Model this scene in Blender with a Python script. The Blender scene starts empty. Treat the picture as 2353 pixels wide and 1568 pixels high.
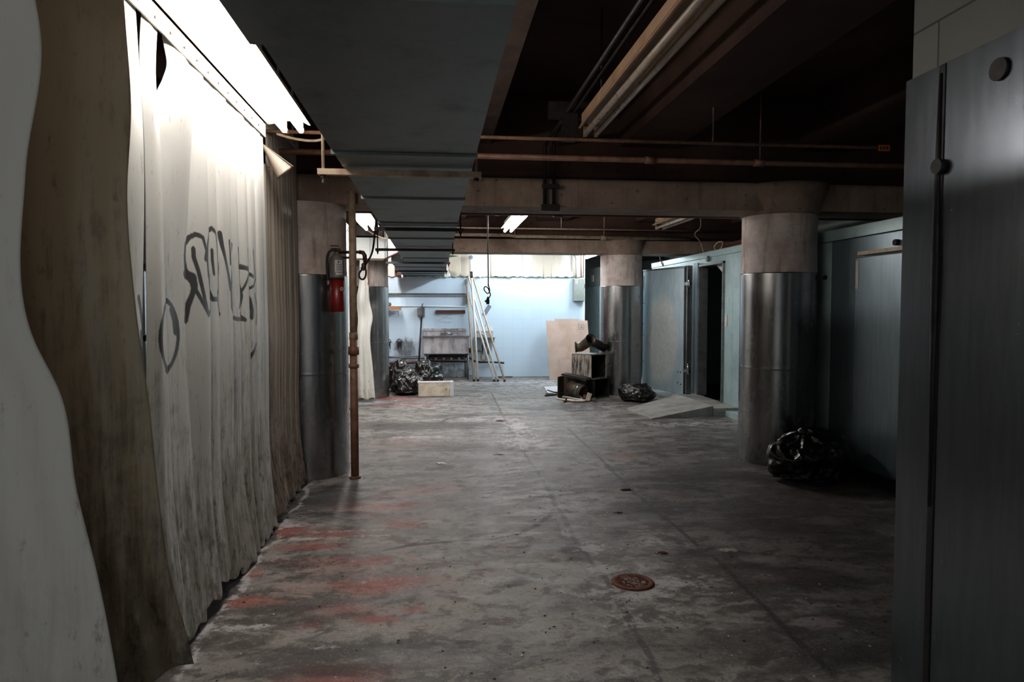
# recreation of an abandoned meat-market back room
TUBE_W, TUBE_M, TUBE_C = 46.0, 90.0, 110.0
WORLD_C, WORLD_S, EXPO = (.76, .78, .78, 1), .55, .14
import bpy, bmesh, math, random
import numpy as np
from mathutils import Vector, Matrix, noise
C = bpy.context.scene.collection
STROKES = [(0.016, [(3.031, 1.486), (3.064, 1.482), (3.096, 1.469), (3.124, 1.449), (3.146, 1.421), (3.161, 1.388), (3.168, 1.352), (3.166, 1.315), (3.155, 1.279), (3.136, 1.248), (3.11, 1.222), (3.08, 1.204), (3.047, 1.194), (3.013, 1.192), (2.981, 1.199), (2.951, 1.214), (2.927, 1.236), (2.908, 1.263), (2.895, 1.294), (2.89, 1.327), (2.892, 1.361), (2.901, 1.394), (2.917, 1.423), (2.939, 1.449), (2.967, 1.469), (2.998, 1.481), (3.031, 1.486)]), (0.018, [(3.1, 1.446), (3.128, 1.403), (3.141, 1.349)]), (0.014, [(2.95, 1.203), (3.005, 1.178), (3.067, 1.193)]), (0.02, [(2.7, 1.489), (2.731, 1.443), (2.762, 1.387), (2.777, 1.329)]), (0.016, [(2.734, 1.362), (2.738, 1.319), (2.755, 1.261), (2.777, 1.203)]), (0.014, [(2.782, 1.291), (2.792, 1.239), (2.796, 1.188)]), (0.016, [(3.243, 1.685), (3.25, 1.734), (3.284, 1.77), (3.335, 1.791), (3.396, 1.782), (3.432, 1.723), (3.417, 1.683)]), (0.018, [(3.243, 1.685), (3.254, 1.627), (3.283, 1.584), (3.314, 1.555)]), (0.03, [(3.253, 1.605), (3.306, 1.592), (3.314, 1.555)]), (0.018, [(3.314, 1.721), (3.316, 1.683), (3.348, 1.625), (3.371, 1.565), (3.401, 1.488), (3.437, 1.422), (3.486, 1.441), (3.504, 1.489), (3.483, 1.553), (3.456, 1.623)]), (0.02, [(3.314, 1.555), (3.301, 1.517), (3.27, 1.464), (3.251, 1.397)]), (0.016, [(3.314, 1.548), (3.356, 1.503), (3.399, 1.457), (3.437, 1.422)]), (0.016, [(3.455, 1.607), (3.443, 1.685), (3.457, 1.757), (3.505, 1.817), (3.556, 1.842), (3.619, 1.825), (3.66, 1.75), (3.673, 1.659), (3.664, 1.558), (3.625, 1.499), (3.547, 1.496), (3.508, 1.553), (3.48, 1.608)]), (0.014, [(3.555, 1.737), (3.556, 1.685), (3.568, 1.62)]), (0.018, [(3.627, 1.532), (3.637, 1.474), (3.674, 1.424)]), (0.02, [(3.7, 1.833), (3.716, 1.772), (3.748, 1.706), (3.786, 1.631), (3.816, 1.554)]), (0.013, [(3.815, 1.807), (3.823, 1.755), (3.824, 1.686)]), (0.017, [(3.901, 1.797), (3.881, 1.725), (3.852, 1.643), (3.827, 1.546), (3.828, 1.458), (3.876, 1.404), (3.985, 1.392), (4.102, 1.39)]), (0.016, [(4.017, 1.785), (4.033, 1.736), (4.02, 1.68), (4.07, 1.683), (4.19, 1.675), (4.309, 1.642)]), (0.02, [(4.07, 1.687), (4.19, 1.678)]), (0.017, [(4.035, 1.662), (4.05, 1.589), (4.08, 1.524), (4.055, 1.458), (4.026, 1.421), (4.112, 1.387)]), (0.013, [(4.17, 1.641), (4.114, 1.581), (4.06, 1.533), (4.006, 1.458)]), (0.013, [(4.188, 1.8), (4.191, 1.738)]), (0.013, [(4.327, 1.797), (4.351, 1.699), (4.374, 1.63), (4.313, 1.588), (4.208, 1.555)]), (0.022, [(4.208, 1.565), (4.259, 1.498), (4.285, 1.439), (4.278, 1.4)]), (0.014, [(4.341, 1.539), (4.391, 1.479), (4.4, 1.429), (4.367, 1.358)]), (0.016, [(4.355, 1.238), (4.279, 1.187), (4.216, 1.127)])]
RED= [(-0.47, 3.76, 0.8, 0.6, 0.33), (-0.67, 4.5, 0.6, 0.35, 0.4), (-0.34, 5.29, 0.7, 0.5, 0.35), (-0.95, 3.51, 0.13, 0.07, 1.2), (-0.82, 3.49, 0.15, 0.05, 0.7), (-0.98, 4.61, 0.16, 0.14, 1.25), (-0.68, 4.55, 0.35, 0.1, 0.8), (-0.8, 4.29, 0.28, 0.07, 0.9), (-0.51, 4.02, 0.5, 0.12, 0.6), (-1.02, 3.88, 0.1, 0.2, 0.6), (-0.3, 3.65, 0.28, 0.16, 0.85), (-0.47, 3.37, 0.25, 0.12, 0.65), (-0.45, 5.12, 0.35, 0.2, 0.8), (-0.14, 5.52, 0.5, 0.3, 0.5), (-0.29, 3.24, 0.15, 0.06, 0.8), (-0.16, 3.72, 0.15, 0.05, 0.8), (-0.11, 3.33, 0.08, 0.04, 0.8), (-0.43, 2.75, 0.22, 0.12, 0.95), (-0.58, 3.22, 0.08, 0.04, 0.7), (-0.27, 4.69, 0.25, 0.2, 0.55), (-0.71, 11.42, 0.5, 0.2, 1.2), (-0.47, 10.62, 0.7, 0.3, 0.6), (-0.33, 7.51, 0.5, 0.35, 0.4), (-0.93, 6.03, 0.5, 0.3, 0.35), (1.3, 4.2, 0.06, 0.03, 0.5), (0.93, 9.07, 0.1, 0.1, 0.9), (1.86, 6.61, 0.2, 0.15, 0.6), (1.7, 3.71, 0.35, 0.1, 0.4), (1.91, 4.5, 0.6, 0.25, 0.35), (1.85, 3.5, 0.5, 0.1, 0.4), (2.27, 5.84, 0.4, 0.2, 0.35), (1.84, 5.17, 0.2, 0.2, 0.35), (2.44, 3.84, 0.5, 0.2, 0.35), (1.97, 2.92, 0.4, 0.1, 0.25)]
WHT= [(0.94, 4.1, 0.12, 0.1, 0.8), (0.93, 3.73, 0.1, 0.08, 0.9), (0.97, 3.42, 0.25, 0.12, 0.7), (1.23, 3.51, 0.22, 0.1, 0.7), (1.15, 3.71, 0.1, 0.1, 0.5), (1.4, 4.15, 0.25, 0.12, 0.5), (0.99, 3.12, 0.3, 0.15, 0.45), (-0.85, 4.44, 0.25, 0.025, 1), (-0.63, 4.57, 0.25, 0.02, 0.8), (-0.39, 4.46, 0.1, 0.02, 0.9), (-0.99, 4.74, 0.25, 0.05, 0.8), (-0.01, 4.71, 0.12, 0.08, 0.7), (-0.91, 3.22, 0.08, 0.04, 0.9), (-0.8, 3.23, 0.05, 0.025, 1.1), (0.94, 7.5, 0.3, 0.5, 0.75), (1.01, 8.48, 0.2, 0.6, 0.7), (0.79, 9.09, 0.5, 0.3, 0.5), (3.15, 8.41, 0.8, 0.2, 0.6), (3.06, 9.55, 0.5, 0.3, 0.6), (2.43, 10.06, 0.6, 0.25, 0.5), (-1.08, 10.93, 0.4, 0.2, 0.8), (-0.15, 7.88, 0.7, 0.15, 0.4), (1.69, 13.51, 2, 0.6, 0.6), (-0.01, 10.56, 0.8, 0.4, 0.4), (2.47, 13.03, 1.5, 0.6, 0.5), (-0.51, 2.99, 0.08, 0.03, 0.6), (0.73, 2.64, 0.2, 0.05, 0.4), (0.34, 3.67, 0.05, 0.05, 0.4), (1.37, 4.44, 0.06, 0.04, 0.6), (-1.15, 5.5, 0.1, 0.3, 0.5), (3.95, 8.67, 0.3, 0.2, 0.5)]
DRK= [(-0.11, 8.61, 1.0, 0.3, 0.9), (0.46, 9.43, 0.9, 0.15, 0.7), (0.53, 7.18, 0.8, 0.25, 0.7), (-0.01, 7.13, 0.5, 0.2, 0.5), (1.56, 9.93, 0.4, 0.15, 0.9), (2.11, 10.1, 0.5, 0.12, 0.7), (-0.93, 5.35, 0.5, 0.3, 0.8), (-0.7, 5.65, 0.4, 0.15, 0.7), (-0.74, 3.4, 0.25, 0.06, 0.8), (-0.37, 2.93, 0.5, 0.09, 0.9), (-0.53, 2.81, 0.4, 0.08, 0.8), (-0.1, 2.9, 0.35, 0.1, 0.7), (0.43, 3.63, 0.08, 0.07, 0.9), (0.82, 4.06, 0.08, 0.15, 0.8), (1.44, 4.97, 0.3, 0.1, 0.7), (1.56, 4.84, 0.4, 0.2, 0.6), (2.01, 5.56, 0.6, 0.4, 0.6), (2.92, 6.92, 0.7, 0.4, 0.6), (2.77, 5.62, 0.6, 0.3, 0.7), (1.94, 6.31, 0.06, 0.06, 1), (1.61, 5.33, 0.06, 0.05, 1), (1.64, 3.93, 0.3, 0.12, 0.7), (1.75, 3.7, 0.2, 0.06, 0.8), (2.05, 3.42, 0.5, 0.12, 0.6), (2.67, 3.97, 0.4, 0.5, 0.6), (1.73, 2.7, 0.4, 0.12, 0.7), (2.29, 4.45, 0.6, 0.4, 0.5), (0.33, 4.39, 0.6, 0.06, 0.3), (-0.74, 4.99, 0.3, 0.05, 0.8), (-0.38, 6.05, 0.6, 0.12, 0.5), (0.07, 6.33, 0.1, 0.12, 0.8), (0.83, 5.28, 0.1, 0.2, 0.5), (1.17, 4.34, 0.1, 0.05, 0.7), (-0.62, 3.29, 0.35, 0.1, 0.5), (1.16, 5.37, 1.0, 0.1, 0.4), (1.03, 2.84, 0.35, 0.15, 0.5), (0.7, 2.89, 0.2, 0.15, 0.4), (-0.22, 3.45, 0.18, 0.1, 0.5), (0.67, 2.6, 0.3, 0.06, 0.5), (1.84, 5.73, 0.3, 0.15, 0.5)]
LINES= [(0.018, [(0.893, 5.403), (0.874, 5.034), (0.798, 4.769), (0.656, 4.538), (0.522, 4.391), (0.347, 4.308), (0.155, 4.304), (-0.007, 4.281), (-0.14, 4.256), (-0.319, 4.182)]), (0.006, [(0.955, 11.822), (0.914, 9.785), (0.877, 7.381), (0.897, 6.071), (0.893, 5.403), (0.866, 4.129), (0.9, 3.606), (0.894, 3.083), (0.867, 2.563)]), (0.005, [(1.593, 8.263), (1.586, 6.74), (1.554, 5.265), (1.607, 3.72), (1.574, 2.963), (1.554, 2.513)]), (0.01, [(0.882, 5.339), (1.183, 5.479), (1.619, 5.487), (1.87, 5.363)]), (0.03, [(-0.06, 8.507), (0.164, 9.196), (0.529, 9.54), (0.902, 9.661)]), (0.03, [(1.31, 9.958), (1.66, 10.145), (1.896, 9.677), (2.294, 9.762)])]
PI = math.pi
rnd = random.Random(7)

# ---------------------------------------------------------------- materials
def lin(c):
    return tuple((x/12.92 if x <= .04045 else ((x+.055)/1.055)**2.4) for x in c)

class NT:
    def __init__(s, name):
        s.m = bpy.data.materials.new(name); s.m.use_nodes = True
        s.t = s.m.node_tree; s.n = s.t.nodes
        s.b = s.n['Principled BSDF']; s.out = s.n['Material Output']
        s._co = {}
    def link(s, a, b): s.t.links.new(a, b)
    def co(s, kind='Object', scale=(1, 1, 1), loc=(0, 0, 0)):
        k = (kind, tuple(scale), tuple(loc))
        if k in s._co: return s._co[k]
        tc = s.n.new('ShaderNodeTexCoord')
        mp = s.n.new('ShaderNodeMapping'); mp.inputs['Scale'].default_value = scale; mp.inputs['Location'].default_value = loc
        s.link(tc.outputs[kind], mp.inputs['Vector']); s._co[k] = mp.outputs['Vector']
        return s._co[k]
    def pos(s, scale=(1, 1, 1)):
        k = ('P', tuple(scale))
        if k in s._co: return s._co[k]
        g = s.n.new('ShaderNodeNewGeometry'); mp = s.n.new('ShaderNodeMapping'); mp.inputs['Scale'].default_value = scale
        s.link(g.outputs['Position'], mp.inputs['Vector']); s._co[k] = mp.outputs['Vector']
        return s._co[k]
    def noise(s, scale, detail=4, rough=.6, vec=None, dist=0):
        t = s.n.new('ShaderNodeTexNoise'); t.inputs['Scale'].default_value = scale
        t.inputs['Detail'].default_value = detail; t.inputs['Roughness'].default_value = rough
        t.inputs['Distortion'].default_value = dist
        s.link(vec if vec is not None else s.pos(), t.inputs['Vector'])
        return t.outputs['Fac']
    def ramp(s, f, a, b, lo=0., hi=1.):
        r = s.n.new('ShaderNodeMapRange'); r.inputs['From Min'].default_value = a; r.inputs['From Max'].default_value = b
        r.inputs['To Min'].default_value = lo; r.inputs['To Max'].default_value = hi; r.interpolation_type = 'SMOOTHSTEP'
        s.link(f, r.inputs['Value']); return r.outputs['Result']
    def math(s, op, a, b=0.):
        m = s.n.new('ShaderNodeMath'); m.operation = op
        for i, v in enumerate((a, b)):
            if isinstance(v, (int, float)): m.inputs[i].default_value = v
            else: s.link(v, m.inputs[i])
        return m.outputs[0]
    def mix(s, f, a, b):
        m = s.n.new('ShaderNodeMix'); m.data_type = 'RGBA'
        for i, v in ((0, f), (6, a), (7, b)):
            if isinstance(v, (int, float)): m.inputs[i].default_value = v
            elif isinstance(v, tuple): m.inputs[i].default_value = (*lin(v), 1)
            else: s.link(v, m.inputs[i])
        return m.outputs[2]
    def sep(s, v):
        x = s.n.new('ShaderNodeSeparateXYZ'); s.link(v, x.inputs[0]); return x.outputs
    def attr(s, name):
        a = s.n.new('ShaderNodeAttribute'); a.attribute_name = name; return a
    def set(s, name, v):
        i = s.b.inputs[name]
        if isinstance(v, (int, float)): i.default_value = v
        elif isinstance(v, tuple): i.default_value = (*lin(v), 1)
        else: s.link(v, i)
    def bump(s, h, strength=.3, dist=.01):
        b = s.n.new('ShaderNodeBump'); b.inputs['Strength'].default_value = strength; b.inputs['Distance'].default_value = dist
        s.link(h, b.inputs['Height']); s.link(b.outputs[0], s.b.inputs['Normal'])

def simple(name, col, rough=.6, metal=0., var=None, vs=6., vamt=.5, bump=0., bs=40., stretch=(1, 1, 1)):
    """one colour broken up by a second colour in worn patches"""
    t = NT(name)
    v = t.pos(stretch)
    if var:
        n = t.ramp(t.noise(vs, 6, .65, v), .38, .68)
        t.set('Base Color', t.mix(t.math('MULTIPLY', n, vamt), col, var))
    else:
        n = t.noise(vs, 4, .6, v)
        t.set('Base Color', t.mix(t.ramp(n, .3, .7), tuple(c*.93 for c in col), tuple(min(1, c*1.05) for c in col)))
    rn = t.noise(vs*2.3, 4, .6, v)
    t.set('Roughness', t.ramp(rn, .3, .7, max(.05, rough-.1), min(1, rough+.1)))
    t.set('Metallic', metal)
    if bump: t.bump(t.noise(bs, 5, .6, v), bump, .004)
    return t.m

M = {}
M['white_paint'] = simple('white_enamel', (.80, .77, .72), .45, var=(.55, .42, .30), vs=9, vamt=.5)
M['cream_pipe'] = simple('cream_pipe_paint', (.62, .55, .46), .6, var=(.42, .30, .22), vs=14, vamt=.7)
M['rust_pipe'] = simple('rusty_iron', (.24, .13, .09), .7, .2, var=(.38, .26, .20), vs=18, vamt=.7, bump=.3)
M['brown_pipe'] = simple('brown_pipe_paint', (.50, .36, .28), .55, var=(.34, .22, .16), vs=10, vamt=.8)
M['dark_red'] = simple('dark_red_pipe_paint', (.26, .10, .08), .5, var=(.18, .08, .07), vs=12)
M['dark_metal'] = simple('dark_grimy_steel', (.12, .11, .11), .55, .4, var=(.2, .14, .1), vs=14)
M['black_rubber'] = simple('black_rubber', (.035, .035, .04), .6)
M['black_hole'] = simple('matt_black_lining', (.03, .03, .03), .9)  # plain black, also stands in for dark insides
M['brass'] = simple('tarnished_brass', (.32, .24, .14), .5, .7, var=(.2, .2, .15), vs=30)
M['galv'] = simple('dull_galvanised_steel', (.52, .54, .55), .42, .75, var=(.35, .33, .30), vs=12)
M['wood'] = simple('pale_timber', (.76, .69, .60), .7, var=(.55, .46, .38), vs=20, stretch=(1, 1, .2))
M['wood_white'] = simple('whitewashed_timber', (.88, .87, .84), .6, var=(.72, .68, .62), vs=14, vamt=.5, stretch=(1, 1, .2))
M['board_grey'] = simple('grey_board', (.50, .50, .48), .6, var=(.35, .34, .32), vs=7, vamt=.6)
M['white_board'] = simple('white_laminate_board', (.78, .80, .82), .5, var=(.6, .6, .6), vs=9, vamt=.4)
M['styro'] = simple('dirty_white_foam', (.80, .77, .70), .85, var=(.52, .46, .38), vs=9, vamt=.6, bump=.4, bs=120)
M['red_paint'] = simple('red_extinguisher_enamel', (.42, .045, .04), .4, var=(.30, .05, .05), vs=22, vamt=.5)
M['ext_grey'] = simple('dusty_grey_label_band', (.38, .36, .35), .6, var=(.26, .24, .23), vs=30)
M['paper'] = simple('dirty_paper', (.74, .72, .72), .8, var=(.6, .58, .56), vs=40, vamt=.4)
M['ink'] = simple('dark_ink', (.10, .09, .09), .8)
M['box_grey'] = simple('grey_box_paint', (.52, .55, .53), .45, var=(.44, .46, .44), vs=8)
M['grey_plastic'] = simple('grey_plastic', (.42, .45, .44), .5, var=(.3, .3, .28), vs=20)
M['orange'] = simple('orange_label_plastic', (.75, .36, .14), .6)
M['green'] = simple('green_painted_tin', (.25, .45, .38), .5)
M['cord'] = simple('dark_cord_sheath', (.10, .08, .10), .6)
M['chrome'] = simple('chrome_plate', (.75, .76, .78), .18, 1.0)
M['off_tube'] = simple('unlit_phosphor_tube', (.62, .56, .50), .35, var=(.5, .4, .32), vs=8, vamt=.4)
M['fix_brown'] = simple('yellowed_fixture_enamel', (.58, .47, .37), .45, var=(.42, .30, .21), vs=5, vamt=.6)
M['green_wall'] = simple('soot_green_panel', (.52, .56, .54), .5, var=(.36, .37, .35), vs=4)
M['panel_white'] = simple('white_insulated_panel', (.93, .96, .95), .4, var=(.74, .76, .74), vs=3, vamt=.3)
M['ramp'] = simple('worn_steel_ramp_plate', (.62, .62, .60), .55, .05, var=(.45, .44, .42), vs=4, vamt=.8, bump=.15, bs=60)
M['red_clay'] = simple('rust_brown_bar', (.36, .20, .17), .6, .1, var=(.27, .15, .13), vs=16)

def emis(name, col, strength):
    t = NT(name); t.set('Base Color', (.9, .9, .9)); t.b.inputs['Emission Color'].default_value = (*col, 1)
    t.b.inputs['Emission Strength'].default_value = strength; return t.m
M['tube_warm'] = emis('lit_fluorescent_tube_warm', (1, .93, .87), TUBE_W)
M['tube_mid'] = emis('lit_fluorescent_tube_pinkish', (1, .95, .93), TUBE_M)
M['tube_cool'] = emis('lit_fluorescent_tube_cool', (.84, .93, 1), TUBE_C)

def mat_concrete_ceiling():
    t = NT('stained_and_shaded_concrete')  # dark tone also serves shaded ribs and upper beam bands
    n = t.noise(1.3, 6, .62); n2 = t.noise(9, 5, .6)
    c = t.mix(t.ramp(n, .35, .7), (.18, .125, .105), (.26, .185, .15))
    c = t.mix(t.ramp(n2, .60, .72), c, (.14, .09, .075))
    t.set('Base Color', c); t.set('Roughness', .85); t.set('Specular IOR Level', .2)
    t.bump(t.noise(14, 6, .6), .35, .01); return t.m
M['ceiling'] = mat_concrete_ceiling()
def mat_beam():
    t = NT('painted_concrete_beam')
    c = t.mix(t.ramp(t.noise(3, 6, .65), .35, .7), (.46, .385, .33), (.56, .485, .43))
    c = t.mix(t.ramp(t.noise(22, 4, .6), .62, .72), c, (.25, .17, .13))
    c = t.mix(t.math('MULTIPLY', t.ramp(t.noise(2, 5, .7, t.pos((6, 1, .4))), .5, .75), .5), c, (.33, .25, .20))
    t.set('Base Color', c); t.set('Roughness', .8); t.bump(t.noise(20, 6, .6), .3, .006); return t.m
M['rib'] = simple('lit_brown_rib_paint', (.28, .20, .16), .8, var=(.19, .13, .105), vs=5, vamt=.9, bump=.3, bs=25)  # lighter brown for the ribs lit by the strip lights
M['beam'] = mat_beam()
def mat_column():
    t = NT('chalky_column_concrete')
    c = t.mix(t.ramp(t.noise(4, 6, .65), .35, .68), (.66, .60, .57), (.80, .76, .73))
    c = t.mix(t.math('MULTIPLY', t.ramp(t.noise(2.2, 5, .7, t.pos((5, 5, .6))), .48, .75), .7), c, (.42, .33, .29))
    t.set('Base Color', c); t.set('Roughness', .85); t.bump(t.noise(16, 7, .65), .4, .008); return t.m
M['column'] = mat_column()
def mat_steel(name, col, rough, dirt=(.12, .11, .10), darkbase=True, metal=.95, damt=.24, wav=1.):
    t = NT(name)
    v = t.pos((3, 3, .35))
    st = t.noise(9, 6, .65, v)
    blot = t.noise(5, 6, .7)
    c = t.mix(t.ramp(st, .4, .62), tuple(x*.96 for x in col), tuple(min(1, x*1.03) for x in col))
    d = t.ramp(blot, .48, .72, 0, damt)
    if darkbase:
        z = t.sep(t.pos())[2]
        d = t.math('MULTIPLY', d, t.ramp(z, 0.0, 1.6, 1.0, .25))
    c = t.mix(d, c, dirt)
    t.set('Base Color', c)
    t.set('Metallic', t.ramp(d, 0, .8, metal, metal*.5))
    r = t.math('ADD', t.ramp(st, .4, .6, rough-.01*wav, rough+.03*wav), t.math('MULTIPLY', d, .35))
    t.set('Roughness', r)
    t.bump(t.noise(2.5, 4, .5, t.pos((2, 2, .5))), .035*wav, .02)
    return t.m
M['wrap'] = mat_steel('scuffed_steel_column_wrap', (.56, .56, .56), .24)
M['cladding'] = mat_steel('smeared_steel_cladding', (.46, .49, .52), .25, (.33, .34, .34), darkbase=False, damt=.06, wav=.25)
M['freezer_skin'] = mat_steel('blue_grey_cooler_skin', (.42, .48, .51), .34, (.26, .25, .23), metal=.5)
M['duct'] = mat_steel('dusty_galvanised_duct', (.40, .43, .43), .5, (.20, .22, .21), darkbase=False)
M['sink_steel'] = simple('grimy_sink_steel', (.78, .77, .78), .42, .25, var=(.34, .31, .30), vs=5, vamt=.6, stretch=(2, 1, .8))
def mat_cooler_paint():
    t = NT('pale_green_cooler_paint')
    c = t.mix(t.ramp(t.noise(3, 5, .6), .3, .7), (.57, .67, .68), (.65, .74, .74))
    c = t.mix(t.math('MULTIPLY', t.ramp(t.noise(7, 6, .7), .55, .75), .5), c, (.33, .34, .31))
    t.set('Base Color', c); t.set('Roughness', .42); t.set('Metallic', .25); t.bump(t.noise(6, 4), .08, .01); return t.m
M['cooler'] = mat_cooler_paint()
def mat_leaf():
    t = NT('frost_stained_door_skin')
    x = t.sep(t.co('Object'))
    # big oval corrosion patch fixed to the door: centre .60 along, .95 up
    dx = t.math('MULTIPLY', t.math('SUBTRACT', x[0], .62), 1.9)
    dz = t.math('MULTIPLY', t.math('SUBTRACT', x[2], .85), 1.22)
    r = t.math('SQRT', t.math('ADD', t.math('MULTIPLY', dx, dx), t.math('MULTIPLY', dz, dz)))
    r = t.math('ADD', r, t.math('MULTIPLY', t.math('SUBTRACT', t.noise(4, 6, .65), .5), .5))
    k = t.ramp(r, .70, 1.05, .9, 0.)
    n = t.noise(8, 6, .65, t.pos((2, 2, .5)))
    base = t.mix(t.ramp(n, .3, .7), (.60, .69, .73), (.68, .76, .79))
    rust = t.mix(t.ramp(t.noise(12, 6, .7), .35, .7), (.62, .64, .63), (.70, .72, .705))
    t.set('Base Color', t.mix(k, base, rust)); t.set('Metallic', t.ramp(k, 0, 1, .35, .1)); t.set('Roughness', t.ramp(k, 0, 1, .38, .7))
    t.bump(t.noise(9, 6, .7), .25, .01); return t.m
M['leaf'] = mat_leaf()
def mat_block():
    t = NT('grey_green_glazed_block')
    br = t.n.new('ShaderNodeTexBrick')
    g = t.sep(t.pos()); cb = t.n.new('ShaderNodeCombineXYZ'); t.link(g[1], cb.inputs[0]); t.link(t.math('SUBTRACT', g[2], 2.295), cb.inputs[1])
    t.link(cb.outputs[0], br.inputs['Vector'])
    br.inputs['Scale'].default_value = 1; br.inputs['Brick Width'].default_value = .42; br.inputs['Row Height'].default_value = .165
    br.inputs['Mortar Size'].default_value = .005; br.inputs['Mortar Smooth'].default_value = .3; br.offset = .5
    br.inputs['Color1'].default_value = (*lin((.33, .345, .32)), 1); br.inputs['Color2'].default_value = (*lin((.36, .375, .35)), 1)
    br.inputs['Mortar'].default_value = (*lin((.14, .13, .12)), 1)
    t.set('Base Color', t.mix(t.ramp(t.noise(6, 5), .5, .8, 0, .4), br.outputs['Color'], (.3, .28, .24))); t.set('Roughness', .55); return t.m
M['block'] = mat_block()
def mat_tile():
    t = NT('pale_blue_glazed_wall_tile')
    br = t.n.new('ShaderNodeTexBrick')
    g = t.sep(t.pos()); cb = t.n.new('ShaderNodeCombineXYZ'); t.link(g[0], cb.inputs[0]); t.link(g[2], cb.inputs[1])
    t.link(cb.outputs[0], br.inputs['Vector'])
    br.inputs['Scale'].default_value = 1; br.inputs['Brick Width'].default_value = .205; br.inputs['Row Height'].default_value = .205
    br.inputs['Mortar Size'].default_value = .003; br.offset = 0
    br.inputs['Color1'].default_value = (*lin((.80, .885, .95)), 1); br.inputs['Color2'].default_value = (*lin((.81, .895, .955)), 1)
    br.inputs['Mortar'].default_value = (*lin((.765, .85, .915)), 1)
    # splashed grime behind and under the sink and by the hooks
    at = t.attr('grime'); gm = t.sep(at.outputs['Vector'])[0]
    k = t.ramp(t.math('ADD', gm, t.math('MULTIPLY', t.math('SUBTRACT', t.noise(14, 8, .75, t.pos((1.6, 1, .8))), .5), 1.5)), .45, 1.0)
    c = t.mix(t.math('MULTIPLY', k, .85), br.outputs['Color'], (.30, .30, .31))
    c = t.mix(t.ramp(t.noise(45, 3, .5), .74, .80), c, (.45, .5, .55))
    t.set('Base Color', c); t.set('Roughness', .35); return t.m
M['tile'] = mat_tile()

def mat_vinyl(name, base, stain, low, dirt_top=1.1, amt=.85, warm=None):
    """cloudy hanging vinyl: streaked stains that thicken towards the hem, plus sprayed paint held in the 'paint' attribute"""
    t = NT(name)
    z = t.sep(t.pos())[2]
    oi = t.n.new('ShaderNodeObjectInfo').outputs['Random']
    streak = t.noise(7, 7, .7, t.pos((6, 6, .5)), .3)
    blot = t.noise(3.6, 7, .72, t.pos((1.6, 1.6, 1.2)), .5)
    low_k = t.ramp(z, dirt_top*.1, dirt_top, 1.0, 0.0)
    s = t.math('ADD', t.math('MULTIPLY', streak, .55), t.math('MULTIPLY', blot, .45))
    s = t.math('ADD', s, t.math('MULTIPLY', low_k, .17))
    s = t.math('ADD', s, t.math('MULTIPLY', t.math('SUBTRACT', oi, .5), .10))
    s = t.math('SUBTRACT', s, t.ramp(z, 1.2, 2.0, 0., .07))
    c = t.mix(t.math('MULTIPLY', t.ramp(s, .50, .70), amt), base, stain)
    k2 = t.math('MULTIPLY', t.ramp(t.math('ADD', t.noise(11, 7, .75, t.pos((2.2, 2.2, 1))), t.math('MULTIPLY', low_k, .12)), .58, .76), .75)
    c = t.mix(k2, c, low)
    pa = t.sep(t.attr('paint').outputs['Vector'])[0]
    pk = t.ramp(t.math('ADD', pa, t.math('MULTIPLY', t.math('SUBTRACT', t.noise(160, 2, .5), .5), .35)), .15, .85)
    c = t.mix(t.math('MULTIPLY', pk, .93), c, (.09, .10, .12))
    t.set('Base Color', c); t.set('Roughness', .42); t.set('Specular IOR Level', .45)
    t.bump(t.math('ADD', t.noise(5, 5, .55, t.pos((1, 1, .6))), t.math('MULTIPLY', t.noise(40, 4, .6), .05)), .22, .012)
    # cloudy vinyl lets some light through
    tr = t.n.new('ShaderNodeBsdfTranslucent'); t.link(c, tr.inputs['Color'])
    mx = t.n.new('ShaderNodeMixShader'); mx.inputs[0].default_value = .12
    t.link(t.b.outputs[0], mx.inputs[1]); t.link(tr.outputs[0], mx.inputs[2]); t.link(mx.outputs[0], t.out.inputs['Surface'])
    return t.m
M['vinyl'] = mat_vinyl('cloudy_vinyl', (.86, .86, .84), (.52, .51, .46), (.20, .19, .17), 1.2)
M['vinyl_brown'] = mat_vinyl('tobacco_stained_vinyl', (.62, .58, .53), (.38, .335, .285), (.16, .13, .11), 1.1, .9)
M['vinyl_near'] = mat_vinyl('grey_vinyl', (.90, .89, .86), (.76, .75, .71), (.36, .33, .29), .9, .5)
M['vinyl_dirty'] = mat_vinyl('muddy_brown_vinyl', (.70, .64, .53), (.44, .38, .31), (.22, .19, .16), 1.3, .9)
M['vinyl_far_white'] = mat_vinyl('bright_white_vinyl', (.84, .84, .81), (.74, .70, .62), (.5, .45, .4), .5, .4)
M['vinyl_far_cream'] = mat_vinyl('cream_vinyl', (.74, .71, .65), (.64, .59, .50), (.4, .34, .28), .5, .5)

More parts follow.
